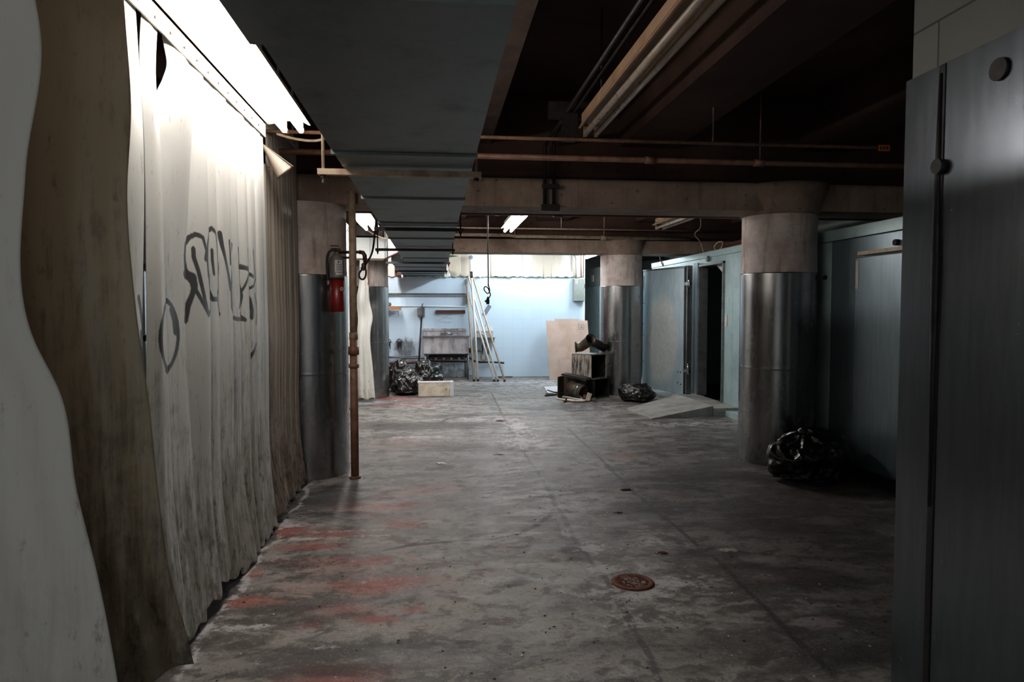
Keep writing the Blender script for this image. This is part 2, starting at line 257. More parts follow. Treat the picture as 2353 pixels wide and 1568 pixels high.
def mat_floor():
    t = NT('stained_concrete_floor')
    a = t.attr('wear').outputs['Color']
    sx = t.n.new('ShaderNodeSeparateColor'); t.link(a, sx.inputs[0]); R, G, B = sx.outputs
    n1 = t.noise(1.3, 6, .60, t.pos((.75, 1.7, 1)), .8)
    n2 = t.noise(4.5, 8, .68, t.pos((.75, 1.5, 1)), .6)
    n2b = t.noise(6.5, 7, .66, t.pos((1, 1.2, 1.3)), .3)
    n3 = t.noise(24, 6, .7)
    n4 = t.noise(85, 3, .6)
    fine = t.math('ADD', t.math('MULTIPLY', n2, .55), t.math('MULTIPLY', n3, .45))
    c = t.mix(t.ramp(n1, .42, .58), (.285, .275, .265), (.455, .445, .43))
    c = t.mix(t.math('MULTIPLY', t.ramp(n2, .50, .58), .7), c, (.545, .54, .53))
    c = t.mix(t.math('MULTIPLY', t.ramp(n2b, .50, .41), .8), c, (.205, .195, .185))
    c = t.mix(t.math('MULTIPLY', t.ramp(n3, .52, .64), .35), c, (.50, .48, .45))
    c = t.mix(t.math('MULTIPLY', t.ramp(n3, .48, .38), .45), c, (.20, .185, .175))
    kr = t.ramp(t.math('ADD', R, t.math('MULTIPLY', t.math('SUBTRACT', fine, .50), 2.8)), .12, .95)
    red = t.mix(t.ramp(n3, .42, .6), (.44, .225, .20), (.53, .335, .31))
    c = t.mix(t.math('MULTIPLY', kr, .9), c, red)
    kd = t.ramp(t.math('ADD', G, t.math('MULTIPLY', t.math('SUBTRACT', fine, .50), 3.4)), .20, .68)
    c = t.mix(t.math('MULTIPLY', kd, .82), c, (.135, .125, .12))
    f2 = t.math('ADD', t.math('MULTIPLY', n2b, .5), t.math('MULTIPLY', n3, .5))
    kw = t.ramp(t.math('ADD', B, t.math('MULTIPLY', t.math('SUBTRACT', f2, .50), 4.0)), .28, .80)
    c = t.mix(t.math('MULTIPLY', kw, .78), c, (.66, .66, .67))
    c = t.mix(t.math('MULTIPLY', t.ramp(n4, .60, .70), .55), c, (.62, .60, .57))
    c = t.mix(t.math('MULTIPLY', t.ramp(n4, .40, .30), .65), c, (.13, .12, .11))
    t.set('Base Color', c)
    t.set('Roughness', t.math('ADD', t.ramp(n2, .4, .6, .50, .68), t.math('MULTIPLY', kw, .15)))
    t.set('Specular IOR Level', .4)
    t.bump(t.math('ADD', t.math('MULTIPLY', n2b, .5), t.math('MULTIPLY', n3, .5)), .5, .012); return t.m
M['floor'] = mat_floor()

def mat_bag():
    t = NT('black_bin_liner')
    t.set('Base Color', (.045, .046, .05)); t.set('Roughness', t.ramp(t.noise(6, 4), .3, .7, .2, .36)); t.set('Specular IOR Level', .6)
    v = t.co('Object')
    t.bump(t.noise(5, 3, .5, v, 1.0), .35, .03); return t.m
M['bag'] = mat_bag()
def mat_card():
    t = NT('brown_cardboard')
    c = t.mix(t.ramp(t.noise(3, 5, .6), .3, .7), (.62, .53, .48), (.68, .60, .55))
    c = t.mix(t.math('MULTIPLY', t.ramp(t.noise(5, 6, .7, t.pos((3, 1, 1))), .58, .72), .35), c, (.55, .44, .39))
    t.set('Base Color', c); t.set('Roughness', .85); return t.m
M['card'] = mat_card()
M['card_tan'] = simple('tan_cardboard', (.62, .46, .32), .85, var=(.45, .34, .25), vs=8)
def mat_grease():
    t = NT('grease_streaked_tin')
    c = t.mix(t.ramp(t.noise(4, 7, .7, t.pos((4, 4, .8)), .4), .42, .62), (.66, .63, .59), (.15, .125, .11))
    t.set('Base Color', c); t.set('Roughness', .6); t.bump(t.noise(14, 5), .3, .01); return t.m
M['grease'] = mat_grease()
M['tin'] = simple('sooty_tin', (.33, .29, .24), .5, .4, var=(.14, .11, .09), vs=7, vamt=.9)
M['tin_light'] = simple('bright_dented_tin', (.55, .58, .56), .35, .8, var=(.25, .22, .19), vs=10, vamt=.8)
M['drain'] = simple('orange_rusted_iron', (.36, .17, .10), .85, .1, var=(.20, .10, .07), vs=60, vamt=.8, bump=.6, bs=150)

# ---------------------------------------------------------------- mesh helpers
def link(o, parent=None):
    C.objects.link(o)
    if parent is not None: o.parent = parent
    return o
def obj(name, bm, mat, parent=None, smooth=False, loc=None):
    """the bmesh holds coordinates in the space of the parent (or the world)"""
    bmesh.ops.recalc_face_normals(bm, faces=bm.faces)
    me = bpy.data.meshes.new(name); bm.to_mesh(me); bm.free()
    mats = mat if isinstance(mat, (list, tuple)) else [mat]
    for m in mats: me.materials.append(M[m] if isinstance(m, str) else m)
    if smooth: me.shade_smooth()
    o = bpy.data.objects.new(name, me); link(o, parent)
    if loc: o.location = loc
    return o
def bevel(o, w=.004, seg=2):
    b = o.modifiers.new('bevel', 'BEVEL'); b.width = w; b.segments = seg; b.limit_method = 'ANGLE'; return o
def tag(o, label, cat, group=None):
    o['label'] = label; o['category'] = cat
    if group: o['group'] = group
    return o
def thing(name, label, cat, loc=(0, 0, 0), rz=0, group=None):
    o = bpy.data.objects.new(name, None); o.empty_display_size = .1; link(o)
    o.location = loc; o.rotation_euler = (0, 0, rz); return tag(o, label, cat, group)
def struct(o): o['kind'] = 'structure'; return o
def B(): return bmesh.new()
def box(bm, x0, x1, y0, y1, z0, z1, mi=0):
    v = [bm.verts.new((x, y, z)) for x in (x0, x1) for y in (y0, y1) for z in (z0, z1)]
    fs = [(0, 1, 3, 2), (4, 6, 7, 5), (0, 4, 5, 1), (2, 3, 7, 6), (0, 2, 6, 4), (1, 5, 7, 3)]
    for f in fs:
        ff = bm.faces.new([v[i] for i in f]); ff.material_index = mi
    return v
def boxb(*a): bm = B(); box(bm, *a); return bm
def xf(bm, verts, mat):
    bmesh.ops.transform(bm, matrix=mat, verts=verts)
def tube(bm, pts, r, seg=12, cap=True, smooth_pts=0):
    """round tube along a list of points; r a number or a list"""
    P = [Vector(p) for p in pts]
    if smooth_pts:
        Q = []
        n = len(P)
        for i in range(n-1):
            p0, p1, p2, p3 = P[max(i-1, 0)], P[i], P[i+1], P[min(i+2, n-1)]
            for k in range(smooth_pts):
                u = k/smooth_pts
                Q.append(.5*((2*p1)+(-p0+p2)*u+(2*p0-5*p1+4*p2-p3)*u*u+(-p0+3*p1-3*p2+p3)*u**3))
        Q.append(P[-1]); P = Q
    R = r if isinstance(r, (list, tuple)) else [r]*len(P)
    if len(R) != len(P): R = [R[0]+(R[-1]-R[0])*i/(len(P)-1) for i in range(len(P))]
    rings = []; ref = None
    for i, p in enumerate(P):
        d = (P[min(i+1, len(P)-1)]-P[max(i-1, 0)])
        if d.length < 1e-9: d = Vector((0, 0, 1))
        d.normalize()
        if ref is None:
            ref = d.cross(Vector((0, 0, 1)) if abs(d.z) < .9 else Vector((1, 0, 0))).normalized()
        ref = (ref-d*ref.dot(d)).normalized(); w = d.cross(ref)
        rings.append([bm.verts.new(p+(ref*math.cos(2*PI*k/seg)+w*math.sin(2*PI*k/seg))*R[i]) for k in range(seg)])
    for a, b in zip(rings, rings[1:]):
        for k in range(seg):
            f = bm.faces.new((a[k], a[(k+1) % seg], b[(k+1) % seg], b[k])); f.smooth = True
    if cap:
        bm.faces.new(rings[0]); bm.faces.new(rings[-1][::-1])
    return rings
def tubeb(pts, r, seg=12, cap=True, sp=0): bm = B(); tube(bm, pts, r, seg, cap, sp); return bm
def lathe(bm, prof, seg=32, c=(0, 0, 0), closed=True):
    rings = [[bm.verts.new((c[0]+r*math.cos(2*PI*k/seg), c[1]+r*math.sin(2*PI*k/seg), c[2]+z)) for k in range(seg)] for r, z in prof]
    for a, b in zip(rings, rings[1:]):
        for k in range(seg):
            f = bm.faces.new((a[k], a[(k+1) % seg], b[(k+1) % seg], b[k])); f.smooth = True
    if closed:
        if prof[0][0] > 1e-5: bm.faces.new(rings[0])
        if prof[-1][0] > 1e-5: bm.faces.new(rings[-1][::-1])
    return rings
def pipe_shell(bm, pts, r, th=.004, seg=28):
    """open-ended hollow pipe"""
    a = tube(bm, pts, r, seg, cap=False); b = tube(bm, pts, r-th, seg, cap=False)
    for i in (0, -1):
        for k in range(seg): bm.faces.new((a[i][k], a[i][(k+1) % seg], b[i][(k+1) % seg], b[i][k]))
def set_attr(me, name, vals):
    at = me.attributes.new(name, 'FLOAT_COLOR', 'POINT')
    arr = np.ones((len(me.vertices), 4), dtype=np.float32)
    vals = np.asarray(vals, dtype=np.float32)
    if vals.ndim == 1: arr[:, 0] = vals; arr[:, 1] = 0; arr[:, 2] = 0
    else: arr[:, :3] = vals
    at.data.foreach_set('color', arr.ravel())
def grid_mesh(name, pts, mat, parent=None, attr=None):
    """pts (n, m, 3) -> smooth grid object"""
    n, m = pts.shape[:2]
    idx = np.arange(n*m).reshape(n, m)
    q = np.stack([idx[:-1, :-1], idx[:-1, 1:], idx[1:, 1:], idx[1:, :-1]], -1).reshape(-1, 4)
    me = bpy.data.meshes.new(name)
    me.from_pydata(pts.reshape(-1, 3).tolist(), [], q.tolist()); me.materials.append(M[mat]); me.shade_smooth()
    if attr is not None:
        for k, v in attr.items(): set_attr(me, k, v)
    o = bpy.data.objects.new(name, me); link(o, parent); return o
def interp(keys, t):
    """keys: rows (t, a, b, ...) ; cubic-ish interpolation at array t"""
    K = np.array(keys, float); out = []
    for c in range(1, K.shape[1]):
        x = K[:, 0]; y = K[:, c]; g = np.gradient(y, x) if len(x) > 2 else np.full(len(x), (y[-1]-y[0])/(x[-1]-x[0]))
        i = np.clip(np.searchsorted(x, t, side='right')-1, 0, len(x)-2)
        h = x[i+1]-x[i]; u = (t-x[i])/h
        out.append((2*u**3-3*u**2+1)*y[i]+(u**3-2*u**2+u)*h*g[i]+(-2*u**3+3*u**2)*y[i+1]+(u**3-u**2)*h*g[i+1])
    return out
def seg_dist(Y, Z, a, b, q=1.):
    Y = Y*q; ay, az = a; by, bz = b; ay *= q; by *= q; dy, dz = by-ay, bz-az; L = dy*dy+dz*dz+1e-12
    u = np.clip(((Y-ay)*dy+(Z-az)*dz)/L, 0, 1)
    return np.hypot(Y-(ay+u*dy), Z-(az+u*dz))
# ================================================================ THE SETTING
def paint(X, Y, blobs, power=1.0):
    v = np.zeros_like(X)
    for bx, by, rx, ry, s in blobs:
        m = (np.abs(X-bx) < rx*2.2) & (np.abs(Y-by) < ry*2.2)
        d = ((X[m]-bx)/rx)**2+((Y[m]-by)/ry)**2
        v[m] = np.maximum(v[m], s*np.exp(-d*.9))
    return v
def build_floor():
    ys = np.concatenate([np.arange(-1.2, 1.8, .15), np.arange(1.8, 13.2, .022), np.arange(13.2, 20.6, .12)])
    xs = np.concatenate([np.arange(-2.2, -1.25, .1), np.arange(-1.25, 4.2, .022), np.arange(4.2, 6.3, .15)])
    Y, X = np.meshgrid(ys, xs, indexing='ij')
    R = paint(X, Y, RED); G = paint(X, Y, DRK); W = paint(X, Y, WHT)
    # near-black gutter band under the strips, with a pale broken lip on the concrete beside it
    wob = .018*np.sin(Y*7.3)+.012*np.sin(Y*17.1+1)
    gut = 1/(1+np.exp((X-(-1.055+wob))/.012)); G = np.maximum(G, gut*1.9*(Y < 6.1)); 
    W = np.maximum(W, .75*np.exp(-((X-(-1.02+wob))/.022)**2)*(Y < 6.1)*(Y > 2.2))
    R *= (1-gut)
    for w, pts in LINES:
        d = np.full(X.shape, 9.)
        for a, b in zip(pts, pts[1:]): d = np.minimum(d, seg_dist(X, Y, a, b))
        G = np.maximum(G, (1.15 if w < .01 else .95)*np.exp(-(d/max(w, .014))**2))
    # dark and red tints growing towards the right-hand side
    G = np.maximum(G, .42*np.clip((X-1.7)/1.2, 0, 1)*np.clip((9-Y)/2, 0, 1))
    R = np.maximum(R, .30*np.clip((X-1.5)/1.0, 0, 1)*np.clip((7.5-Y)/2, 0, 1))
    pts = np.stack([X, Y, np.zeros_like(X)], -1)
    o = grid_mesh('floor', pts, 'floor', attr={'wear': np.stack([R, G, W], -1).reshape(-1, 3)})
    struct(o)
build_floor()
bm = B(); box(bm, -2.2, 6.3, -1.2, 20.6, 3.32, 3.45)
for x0, x1 in ((-1.75, -1.24), (-.04, .52), (1.62, 2.19), (3.32, 3.85), (5.0, 5.5)):     # cast ribs of the slab; left coloured as lit, right as shaded
    for y0, y1 in ((-1.2, 6.17), (6.48, 11.46), (11.84, 20.4)):
        v = box(bm, x0+.03, x1-.03, y0, y1, 2.9, 3.32, 1 if x0 < 1 else 0)
struct(obj('ceiling', bm, ['ceiling', 'rib']))
bm = B(); box(bm, -1.9, 5.9, 6.1, 6.55, 2.345, 2.59, 0); box(bm, -1.9, 5.9, 6.17, 6.48, 2.59, 3.32, 1); struct(obj('trim_1', bm, ['beam', 'ceiling']))  # upper band coloured darker, as shade above the strip light's reach
bm = B(); box(bm, -1.9, 5.9, 11.4, 11.9, 2.375, 2.59, 0); box(bm, -1.9, 5.9, 11.46, 11.84, 2.59, 3.32, 1); struct(obj('trim_2', bm, ['beam', 'ceiling']))  # same shaded colour on the upper band here
# left outer wall with a window behind the curtain
bm = B(); box(bm, -2.05, -1.9, -1.2, 4.35, 0, 3.32); box(bm, -2.05, -1.9, 5.6, 20.6, 0, 3.32); box(bm, -2.05, -1.9, 4.35, 5.6, 0, .75); box(bm, -2.05, -1.9, 4.35, 5.6, 1.75, 3.32)
struct(obj('wall_left', bm, simple('dark_red_painted_brick', (.30, .12, .10), .7, var=(.2, .09, .08), vs=5)))
w = struct(obj('window_1', boxb(-2.0, -1.99, 4.35, 5.6, .75, 1.75), 'chrome'))
g = NT('window_glass'); g.set('Base Color', (.9, .95, 1.)); g.set('Transmission Weight', 1.); g.set('Roughness', .15); w.data.materials[0] = g.m
bm = B()
for y in (4.37, 4.96, 5.56): box(bm, -2.02, -1.96, y-.02, y+.02, .75, 1.75)
for z in (.77, 1.25, 1.73): box(bm, -2.02, -1.96, 4.35, 5.6, z-.02, z+.02)
obj('window_frame', bm, 'green_wall', w)
# tiled back wall
def back_wall():
    xs = np.arange(-2.0, 3.17, .03); xs = np.append(xs, 3.175); zs = np.append(np.arange(0, 2.11, .03), 2.115)
    Z, X = np.meshgrid(zs, xs, indexing='ij')
    gr = 1.0*np.exp(-((X+.62)/.28)**2-((Z-.66)/.22)**2)+.8*np.exp(-((X+.2)/1.3)**4-((Z-.12)/.20)**2)+.5*np.exp(-((X-.3)/.8)**4-((Z-.40)/.14)**2)
    gr += .35*np.exp(-((X+.75)/.35)**2-((Z-.35)/.45)**2)+.3*np.exp(-((Z-.0)/.05)**2)
    pts = np.stack([X, np.full_like(X, 14.75), Z], -1)
    w = grid_mesh('wall_back', pts[:, ::-1], 'tile', attr={'grime': np.clip(gr, 0, 1)[:, ::-1].reshape(-1)})
    struct(w)
    s = obj('wall_cap', boxb(-2.0, 3.18, 14.755, 14.90, 0, 2.12), 'panel_white', w)
    obj('corner_strip', boxb(3.172, 3.20, 14.735, 14.91, 0, 2.62), 'panel_white', w)
back_wall()
bm = B(); box(bm, -2.2, 6.3, 20.4, 20.6, 0, 3.32)
struct(obj('wall_far', bm, 'green_wall'))
# near right: block pier
struct(obj('wall_right', boxb(1.76, 3.5, -1.2, 2.44, 0, 3.32), 'block'))
struct(obj('wall_right', boxb(5.9, 6.1, 2.4, 20.4, 0, 3.32), 'green_wall'))

# steel sheets screwed over the block pier
t = thing('steel_cladding', 'large smeared blue-grey steel sheets covering the near right corner wall', 'wall cladding', (1.75, 2.2, 0))
def lbox(t, *a):
    bm = B(); box(bm, a[0]-t.location.x, a[1]-t.location.x, a[2]-t.location.y, a[3]-t.location.y, a[4]-t.location.z, a[5]-t.location.z); return bm
obj('sheet', lbox(t, 1.742, 1.758, 2.272, 2.445, 0.0, 2.292), 'cladding', t)
obj('sheet', lbox(t, 1.742, 1.758, -1.0, 2.245, 0.0, 2.292), 'cladding', t)
obj('corner_sheet', lbox(t, 1.744, 2.3, 2.442, 2.452, 0.0, 2.292), 'cladding', t)
bm = B(); box(bm, -.012, .0, .045, .073, 0, 2.29); obj('joint_sealant', bm, 'black_rubber', t)
bm = B(); tube(bm, [(-.010, .063, .75), (-.012, .064, 1.2), (-.014, .060, 1.6), (-.014, .064, 1.9), (-.012, .062, 2.26)], [.008, .010, .015, .011, .007], 8)
o = obj('sealant_drip', bm, 'black_rubber', t)
bm = B(); tube(bm, [(-.008, .048, 1.94), (-.035, .048, 1.94)], .026, 16); obj('rubber_knob', bm, 'black_rubber', t)
bm = B(); tube(bm, [(-.006, -.19, 2.19), (-.02, -.19, 2.19)], .035, 16); obj('blanking_plug', bm, 'dark_metal', t)

# ================================================================ COLUMNS
def column(cx, cy, r, wrap_z, top, label, pipe=False):
    t = thing('round_column', label, 'column', (cx, cy, 0))
    bm = B(); prof = [(r, wrap_z-.02), (r, wrap_z-.01), (r+.003, wrap_z+.02), (r, wrap_z+.06), (r, wrap_z+.08), (r, top-.02), (r, top)]
    lathe(bm, prof, 64, closed=False); obj('shaft', bm, 'column', t)
    bm = B(); lathe(bm, [(r+.008, 0), (r+.008, .01), (r+.008, .88), (r+.008, .895), (r+.0092, .90), (r+.008, .905), (r+.008, .92), (r+.008, wrap_z-.012), (r+.008, wrap_z-.004), (r-.002, wrap_z)], 96, closed=False)
    obj('steel_wrap', bm, 'wrap', t)
    return t
c1 = column(-1.13, 6.31, .35, 1.742, 2.345, 'round column beside the curtain wall, dull steel wrap below and stained plaster above')
c2 = column(3.25, 6.335, .338, 1.785, 2.345, 'thick round column on the right with shiny streaked steel wrap and grey top')
c3 = column(-1.12, 11.65, .35, 1.81, 2.375, 'far left round column next to the heap of black bags')
c4 = column(3.15, 11.63, .35, 1.835, 2.375, 'far right round column behind the pile of scrap tin')
for c, z in ((c2, 2.345), (c4, 2.375)):
    bm = B(); lathe(bm, [(.352, z-.03), (.36, z), (.44, z+.24)], 24); obj('capital', bm, 'beam', c)
# dents, handle and seam on the near left wrap
bm = B(); tube(bm, [(-.0, -.365, 1.30), (-.0, -.385, 1.32), (-.0, -.385, 1.37), (.0, -.365, 1.39)], .006, 8); obj('hook', bm, 'galv', c1)
bm = B(); box(bm, .085, .10, -.358, -.352, 1.81, 2.30)
# ================================================================ CURTAIN
ORD = 'first second third fourth fifth sixth seventh eighth ninth tenth eleventh twelfth thirteenth fourteenth fifteenth sixteenth seventeenth eighteenth nineteenth'.split()
def strip(name, label, keys, z0, z1, mat, hem=0., pleat=0., pf=9., group=None, m=26, step=.012, thick=True, ph=0.):
    """keys rows (t, X, Y, width, angle, bow) from the rail (t=0) to the hem (t=1)"""
    n = max(20, int((z0-z1)/step)); t = np.linspace(0, 1, n)
    X, Y, W, A, Bw = interp(keys, t)
    s = np.linspace(-1, 1, m)
    T = t[:, None]; S = s[None, :]
    dx, dy = np.sin(A)[:, None], np.cos(A)[:, None]
    off = Bw[:, None]*(1-S*S)+pleat*np.sin(pf*S+ph+1.3*T)*(.4+.6*T)
    hx = X[:, None]+S*W[:, None]/2*dx+off*np.cos(A)[:, None]
    hy = Y[:, None]+S*W[:, None]/2*dy-off*np.sin(A)[:, None]
    hz = (z0+(z1-z0)*T)+hem*S*np.clip((T-.8)/.2, 0, 1)-.012*np.clip((T-.85)/.15, 0, 1)*np.cos(S*5+ph)
    P = np.stack([hx, hy, hz], -1)
    pa = np.zeros(hx.shape)
    if group and group.startswith('vinyl strips of the near'):
        for w, pts in STROKES:
            y0 = min(p[0] for p in pts)-.1; y1 = max(p[0] for p in pts)+.1
            if hy.max() < y0 or hy.min() > y1: continue
            d = np.full(hy.shape, 9.)
            for a, b in zip(pts, pts[1:]): d = np.minimum(d, seg_dist(hy, hz, a, b, .75))
            k = np.clip(1-(d-w*.45)/(w*.5), 0, 1); pa = np.maximum(pa, k*k*(3-2*k))
    o = grid_mesh(name, P, mat, attr={'paint': pa.reshape(-1)})
    if thick:
        sm = o.modifiers.new('thickness', 'SOLIDIFY'); sm.thickness = .0025; sm.offset = 0
    tag(o, label, 'curtain strip', group)
    return o
G1 = 'vinyl strips of the near graffiti curtain'
S1 = [
 (2.50, 2.765, 2.50, 2.775, .02, 'narrow clean-looking vinyl strip just beyond the dirty brown foreground strip, left of the long gap'),
 (2.845, 2.955, 2.865, 3.03, .05, 'vinyl strip right of the long gap, carrying the left side of the sprayed black ring'),
 (2.98, 3.265, 3.02, 3.29, .03, 'wide vinyl strip twisted at its neck, carrying the right side of the sprayed black ring'),
 (3.25, 3.49, 3.27, 3.485, .06, 'vinyl strip with the first tall looped letter of the sprayed tag'),
 (3.47, 3.66, 3.465, 3.665, .09, 'vinyl strip crossed by the second rounded letter of the sprayed tag'),
 (3.64, 3.85, 3.64, 3.855, .05, 'vinyl strip with the two slanting strokes in the middle of the sprayed tag'),
 (3.83, 4.03, 3.83, 4.075, .02, 'vinyl strip with the sprayed L-shaped hook, its pointed hem flaring onto the floor'),
 (4.01, 4.21, 4.05, 4.235, .025, 'vinyl strip with the crossed end letter of the sprayed tag'),
 (4.19, 4.41, 4.21, 4.395, .02, 'vinyl strip with the last thick drips of the tag and a lone short stroke below'),
 (4.39, 4.57, 4.37, 4.545, .015, 'unpainted narrow vinyl strip second from the far end of the near curtain'),
 (4.55, 4.685, 4.52, 4.71, .02, 'last vinyl strip at the far end of the near curtain beside the rail end'),
]
for i, (a0, a1, b0, b1, zb, lab) in enumerate(S1):
    ym, w = (a0+a1)/2, a1-a0+.03; yb, wb = (b0+b1)/2, b1-b0+.03
    x = -1.105+(.006 if i % 2 else 0)
    fl = .035 if i != 6 else .06
    an = (.14, .18, .12, .16)[i % 4]; keys = [(0, x, ym, w, .04, .003), (.10, x, ym, w, an*.6, .012), (.5, x, (ym+yb)/2, (w+wb)/2, an, .026), (.85, x, yb, wb, an, .028), (1, x+fl, yb+.03, wb, .05, .025)]
    if i == 2: keys = [(0, x, ym+.03, .20, .02, .002), (.035, x+.015, ym+.075, .16, .35, .03), (.065, x+.015, ym+.055, .20, .3, .04), (.11, x+.01, ym+.01, .29, .2, .03), (.20, x, ym, w, .12, .02), (.85, x, yb, wb, .12, .02), (1, x+fl, yb+.03, wb, .02, .02)]
    if i == 0: keys = [(0, x, ym, w, .02, .002), (.2, x+.01, ym-.01, w, .1, .015), (.5, x, ym-.02, w, .05, .02), (1, x+.02, yb-.02, wb, .05, .02)]
    if i == 1: keys = [(0, x, ym+.0, w, .02, .002), (.06, x, ym-.025, w+.02, -.03, .01), (.2, x, ym, w, .05, .015), (.4, x, ym, w, .10, .02), (.85, x, yb, wb, .10, .02), (1, x+fl, yb+.03, wb, .02, .02)]
    strip('vinyl_strip', lab, keys, 2.575, zb, 'vinyl', hem=(.0 if i != 6 else -.0), pleat=.0035, pf=4+i % 3, group=G1, m=44, step=.008, ph=i*1.7)
G2 = 'brown vinyl strips before the left column'
labs2 = ['brown-stained vinyl strip with a curled top flap, first past the rail end', 'brown-stained pleated vinyl strip, second past the rail end',
 'brown-stained pleated vinyl strip, middle one between the rail end and left column', 'brown-stained dark vinyl strip, second from the near left column', 'brown-stained dark vinyl strip tucked against the near left column']
for i in range(5):
    y = 4.85+i*.235; yb = 4.86+i*.23; zt = 2.42 if i == 0 else 2.76
    keys = [(0, -1.135, y, .27, .03, .004), (.5, -1.135, (y+yb)/2, .27, .05, .02), (.88, -1.13, yb, .26, .05, .02), (1, -1.06 if i == 0 else -1.10, yb+.03, .25, .05, .03)]
    s = strip('vinyl_strip', labs2[i], keys, zt, .05 if i == 0 else .02, 'vinyl_brown', pleat=.012, pf=8+i, group=G2, m=40, ph=i*2.1)
    if i == 0:      # curled flap at its top corner
        nn, mm = 22, 30
        U, V = np.meshgrid(np.linspace(0, 1, nn), np.linspace(0, 1, mm), indexing='ij')
        ax0 = np.array([-1.125, 4.80, 2.53]); ax1 = np.array([-.99, 4.84, 2.36]); d = (ax1-ax0)/np.linalg.norm(ax1-ax0)
        e1 = np.cross(d, [0, 1., 0]); e1 /= np.linalg.norm(e1); e2 = np.cross(d, e1)
        Rr = .008+.062*U; an = 1.9*PI*V+.6
        P = ax0+(ax1-ax0)*U[..., None]+(np.cos(an)*Rr)[..., None]*e1+(np.sin(an)*Rr)[..., None]*e2
        f = grid_mesh('curled_flap', P, 'vinyl_brown', s); f.modifiers.new('thickness', 'SOLIDIFY').thickness = .003
# foreground pair
strip('vinyl_strip', 'pale grey vinyl strip filling the left edge of the picture, nearest of all', [(0, -1.12, 1.60, .34, .3, 0), (.10, -1.10, 1.68, .34, 1.1, .0), (.2, -1.082, 1.74, .34, 1.35, .01), (.32, -1.125, 1.75, .34, 1.45, .015), (.47, -1.12, 1.75, .34, 1.5, .02), (.53, -1.058, 1.75, .34, 1.5, .02), (.62, -1.03, 1.75, .34, 1.5, .02), (.70, -.99, 1.75, .34, 1.5, .02), (.80, -.952, 1.75, .34, 1.5, .02), (1, -.90, 1.72, .34, 1.5, .03)], 2.575, .06, 'vinyl_near', pleat=.004, group='foreground vinyl strips', m=60, step=.006)
strip('vinyl_strip', 'mud-brown vinyl strip in the left foreground with its torn hem swinging out', [(0, -1.10, 2.2, .30, .3, 0), (.10, -1.045, 2.14, .31, 1.3, .01), (.25, -1.02, 2.12, .31, 1.45, .02), (.37, -1.026, 2.1, .31, 1.5, .02), (.5, -1.012, 2.1, .31, 1.5, .02), (.64, -.980, 2.1, .31, 1.5, .02), (.76, -.96, 2.1, .31, 1.5, .015), (.88, -.915, 2.1, .28, 1.5, .01), (.95, -.865, 2.1, .25, 1.5, .01), (1, -.835, 2.08, .25, 1.5, .01)], 2.575, .375, 'vinyl_dirty', hem=.035, pleat=.004, group='foreground vinyl strips', m=60, step=.006)

# angle-iron rails
def rail(label, x, y0, y1, z, name='curtain_rail'):
    t = thing(name, label, 'curtain rail', (x, y1, z))
    bm = B(); box(bm, .022, .030, y0-y1, 0, -.03, .045); box(bm, -.03, .03, y0-y1, 0, .045, .052); obj('angle_bar', bm, 'white_paint', t)
    n = int((y1-y0)/.16)
    for i in range(n):
        y = y0-y1+.08+i*.16
        bm = B(); tube(bm, [(.028, y, .0), (.036, y, .0)], .006, 8); obj('bolt', bm, 'rust_pipe', t)
    for k in range(3):
        y = (y0-y1)*(.05+.42*k)
        bm = B(); box(bm, -.01, .0, y, y+.03, .05, 3.32-z); obj('bracket', bm, 'white_paint', t)
    return t
rail('rust-spotted white angle rail holding the near graffiti curtain', -1.11, .9, 4.69, 2.585)
rail('shadowed angle rail above the brown curtain strips', -1.14, 4.72, 5.95, 2.77)
rail('lit angle rail above the curtain strips past the left column', -1.28, 6.75, 12.3, 2.62)
# strips past the column
G3 = 'vinyl strips beyond the near left column'
for i in range(9):
    y = 8.2+i*.32
    top = 2.60; bot = .03
    strip('vinyl_strip', 'pale vinyl strip beyond the near left column, %s from its near end' % ORD[i], [(0, -1.27, y, .36, .05, .004), (.5, -1.27, y, .36, .05, .02), (1, -1.24, y+.01, .36, .05, .03)], top, bot, 'vinyl', pleat=.01, pf=6, group=G3, m=20, step=.03, ph=i*1.3)
# tied-up strip next to far left column
strip('vinyl_strip', 'buckled greenish vinyl strip bulging out just left of the far left column', [(0, -1.10, 10.95, .10, 1.3, .0), (.15, -1.09, 10.95, .14, 1.3, .02), (.3, -1.10, 10.9, .2, 1.4, .06), (.42, -1.07, 10.9, .22, 1.4, .02), (.5, -1.09, 10.9, .2, 1.4, .05), (.8, -1.08, 10.9, .24, 1.4, .02), (1, -1.06, 10.9, .26, 1.4, .03)], 2.2, .06, 'vinyl_far_white', pleat=.01, m=24, step=.02)

# strips above the tiled wall
G4 = 'vinyl strips above the tiled wall'
r4 = random.Random(3)
nst = 19; x0 = -1.0; wst = (3.14-x0)/nst*1.0
edges = [x0+i*wst for i in range(nst+1)]
words = ['cream', 'white']
for i in range(nst):
    cream = i in (2, 6, 7, 10, 11, 14, 15, 16, 18)
    zb = 2.118+r4.uniform(-.004, .012)
    xm = (edges[i]+edges[i+1])/2
    yy = 14.735+(.012 if i % 2 else 0)
    lab = '%s vinyl strip above the blue tiled wall, %s from the right' % ('cream' if cream else 'bright white', ORD[nst-1-i])
    strip('vinyl_strip', lab, [(0, xm, yy, wst+.03, PI/2, .003), (.75, xm, yy, wst+.03, PI/2, .008), (1, xm, yy-.02*(i % 3), wst+.02, PI/2, .02)], 2.72, zb, 'vinyl_far_cream' if cream else 'vinyl_far_white', pleat=.002, pf=5, group=G4+(', cream ones' if cream else ', white ones'), m=12, step=.02, ph=i)
t = thing('curtain_rail', 'rail above the tiled wall from which the short strips hang', 'curtain rail', (1.1, 14.76, 2.72))
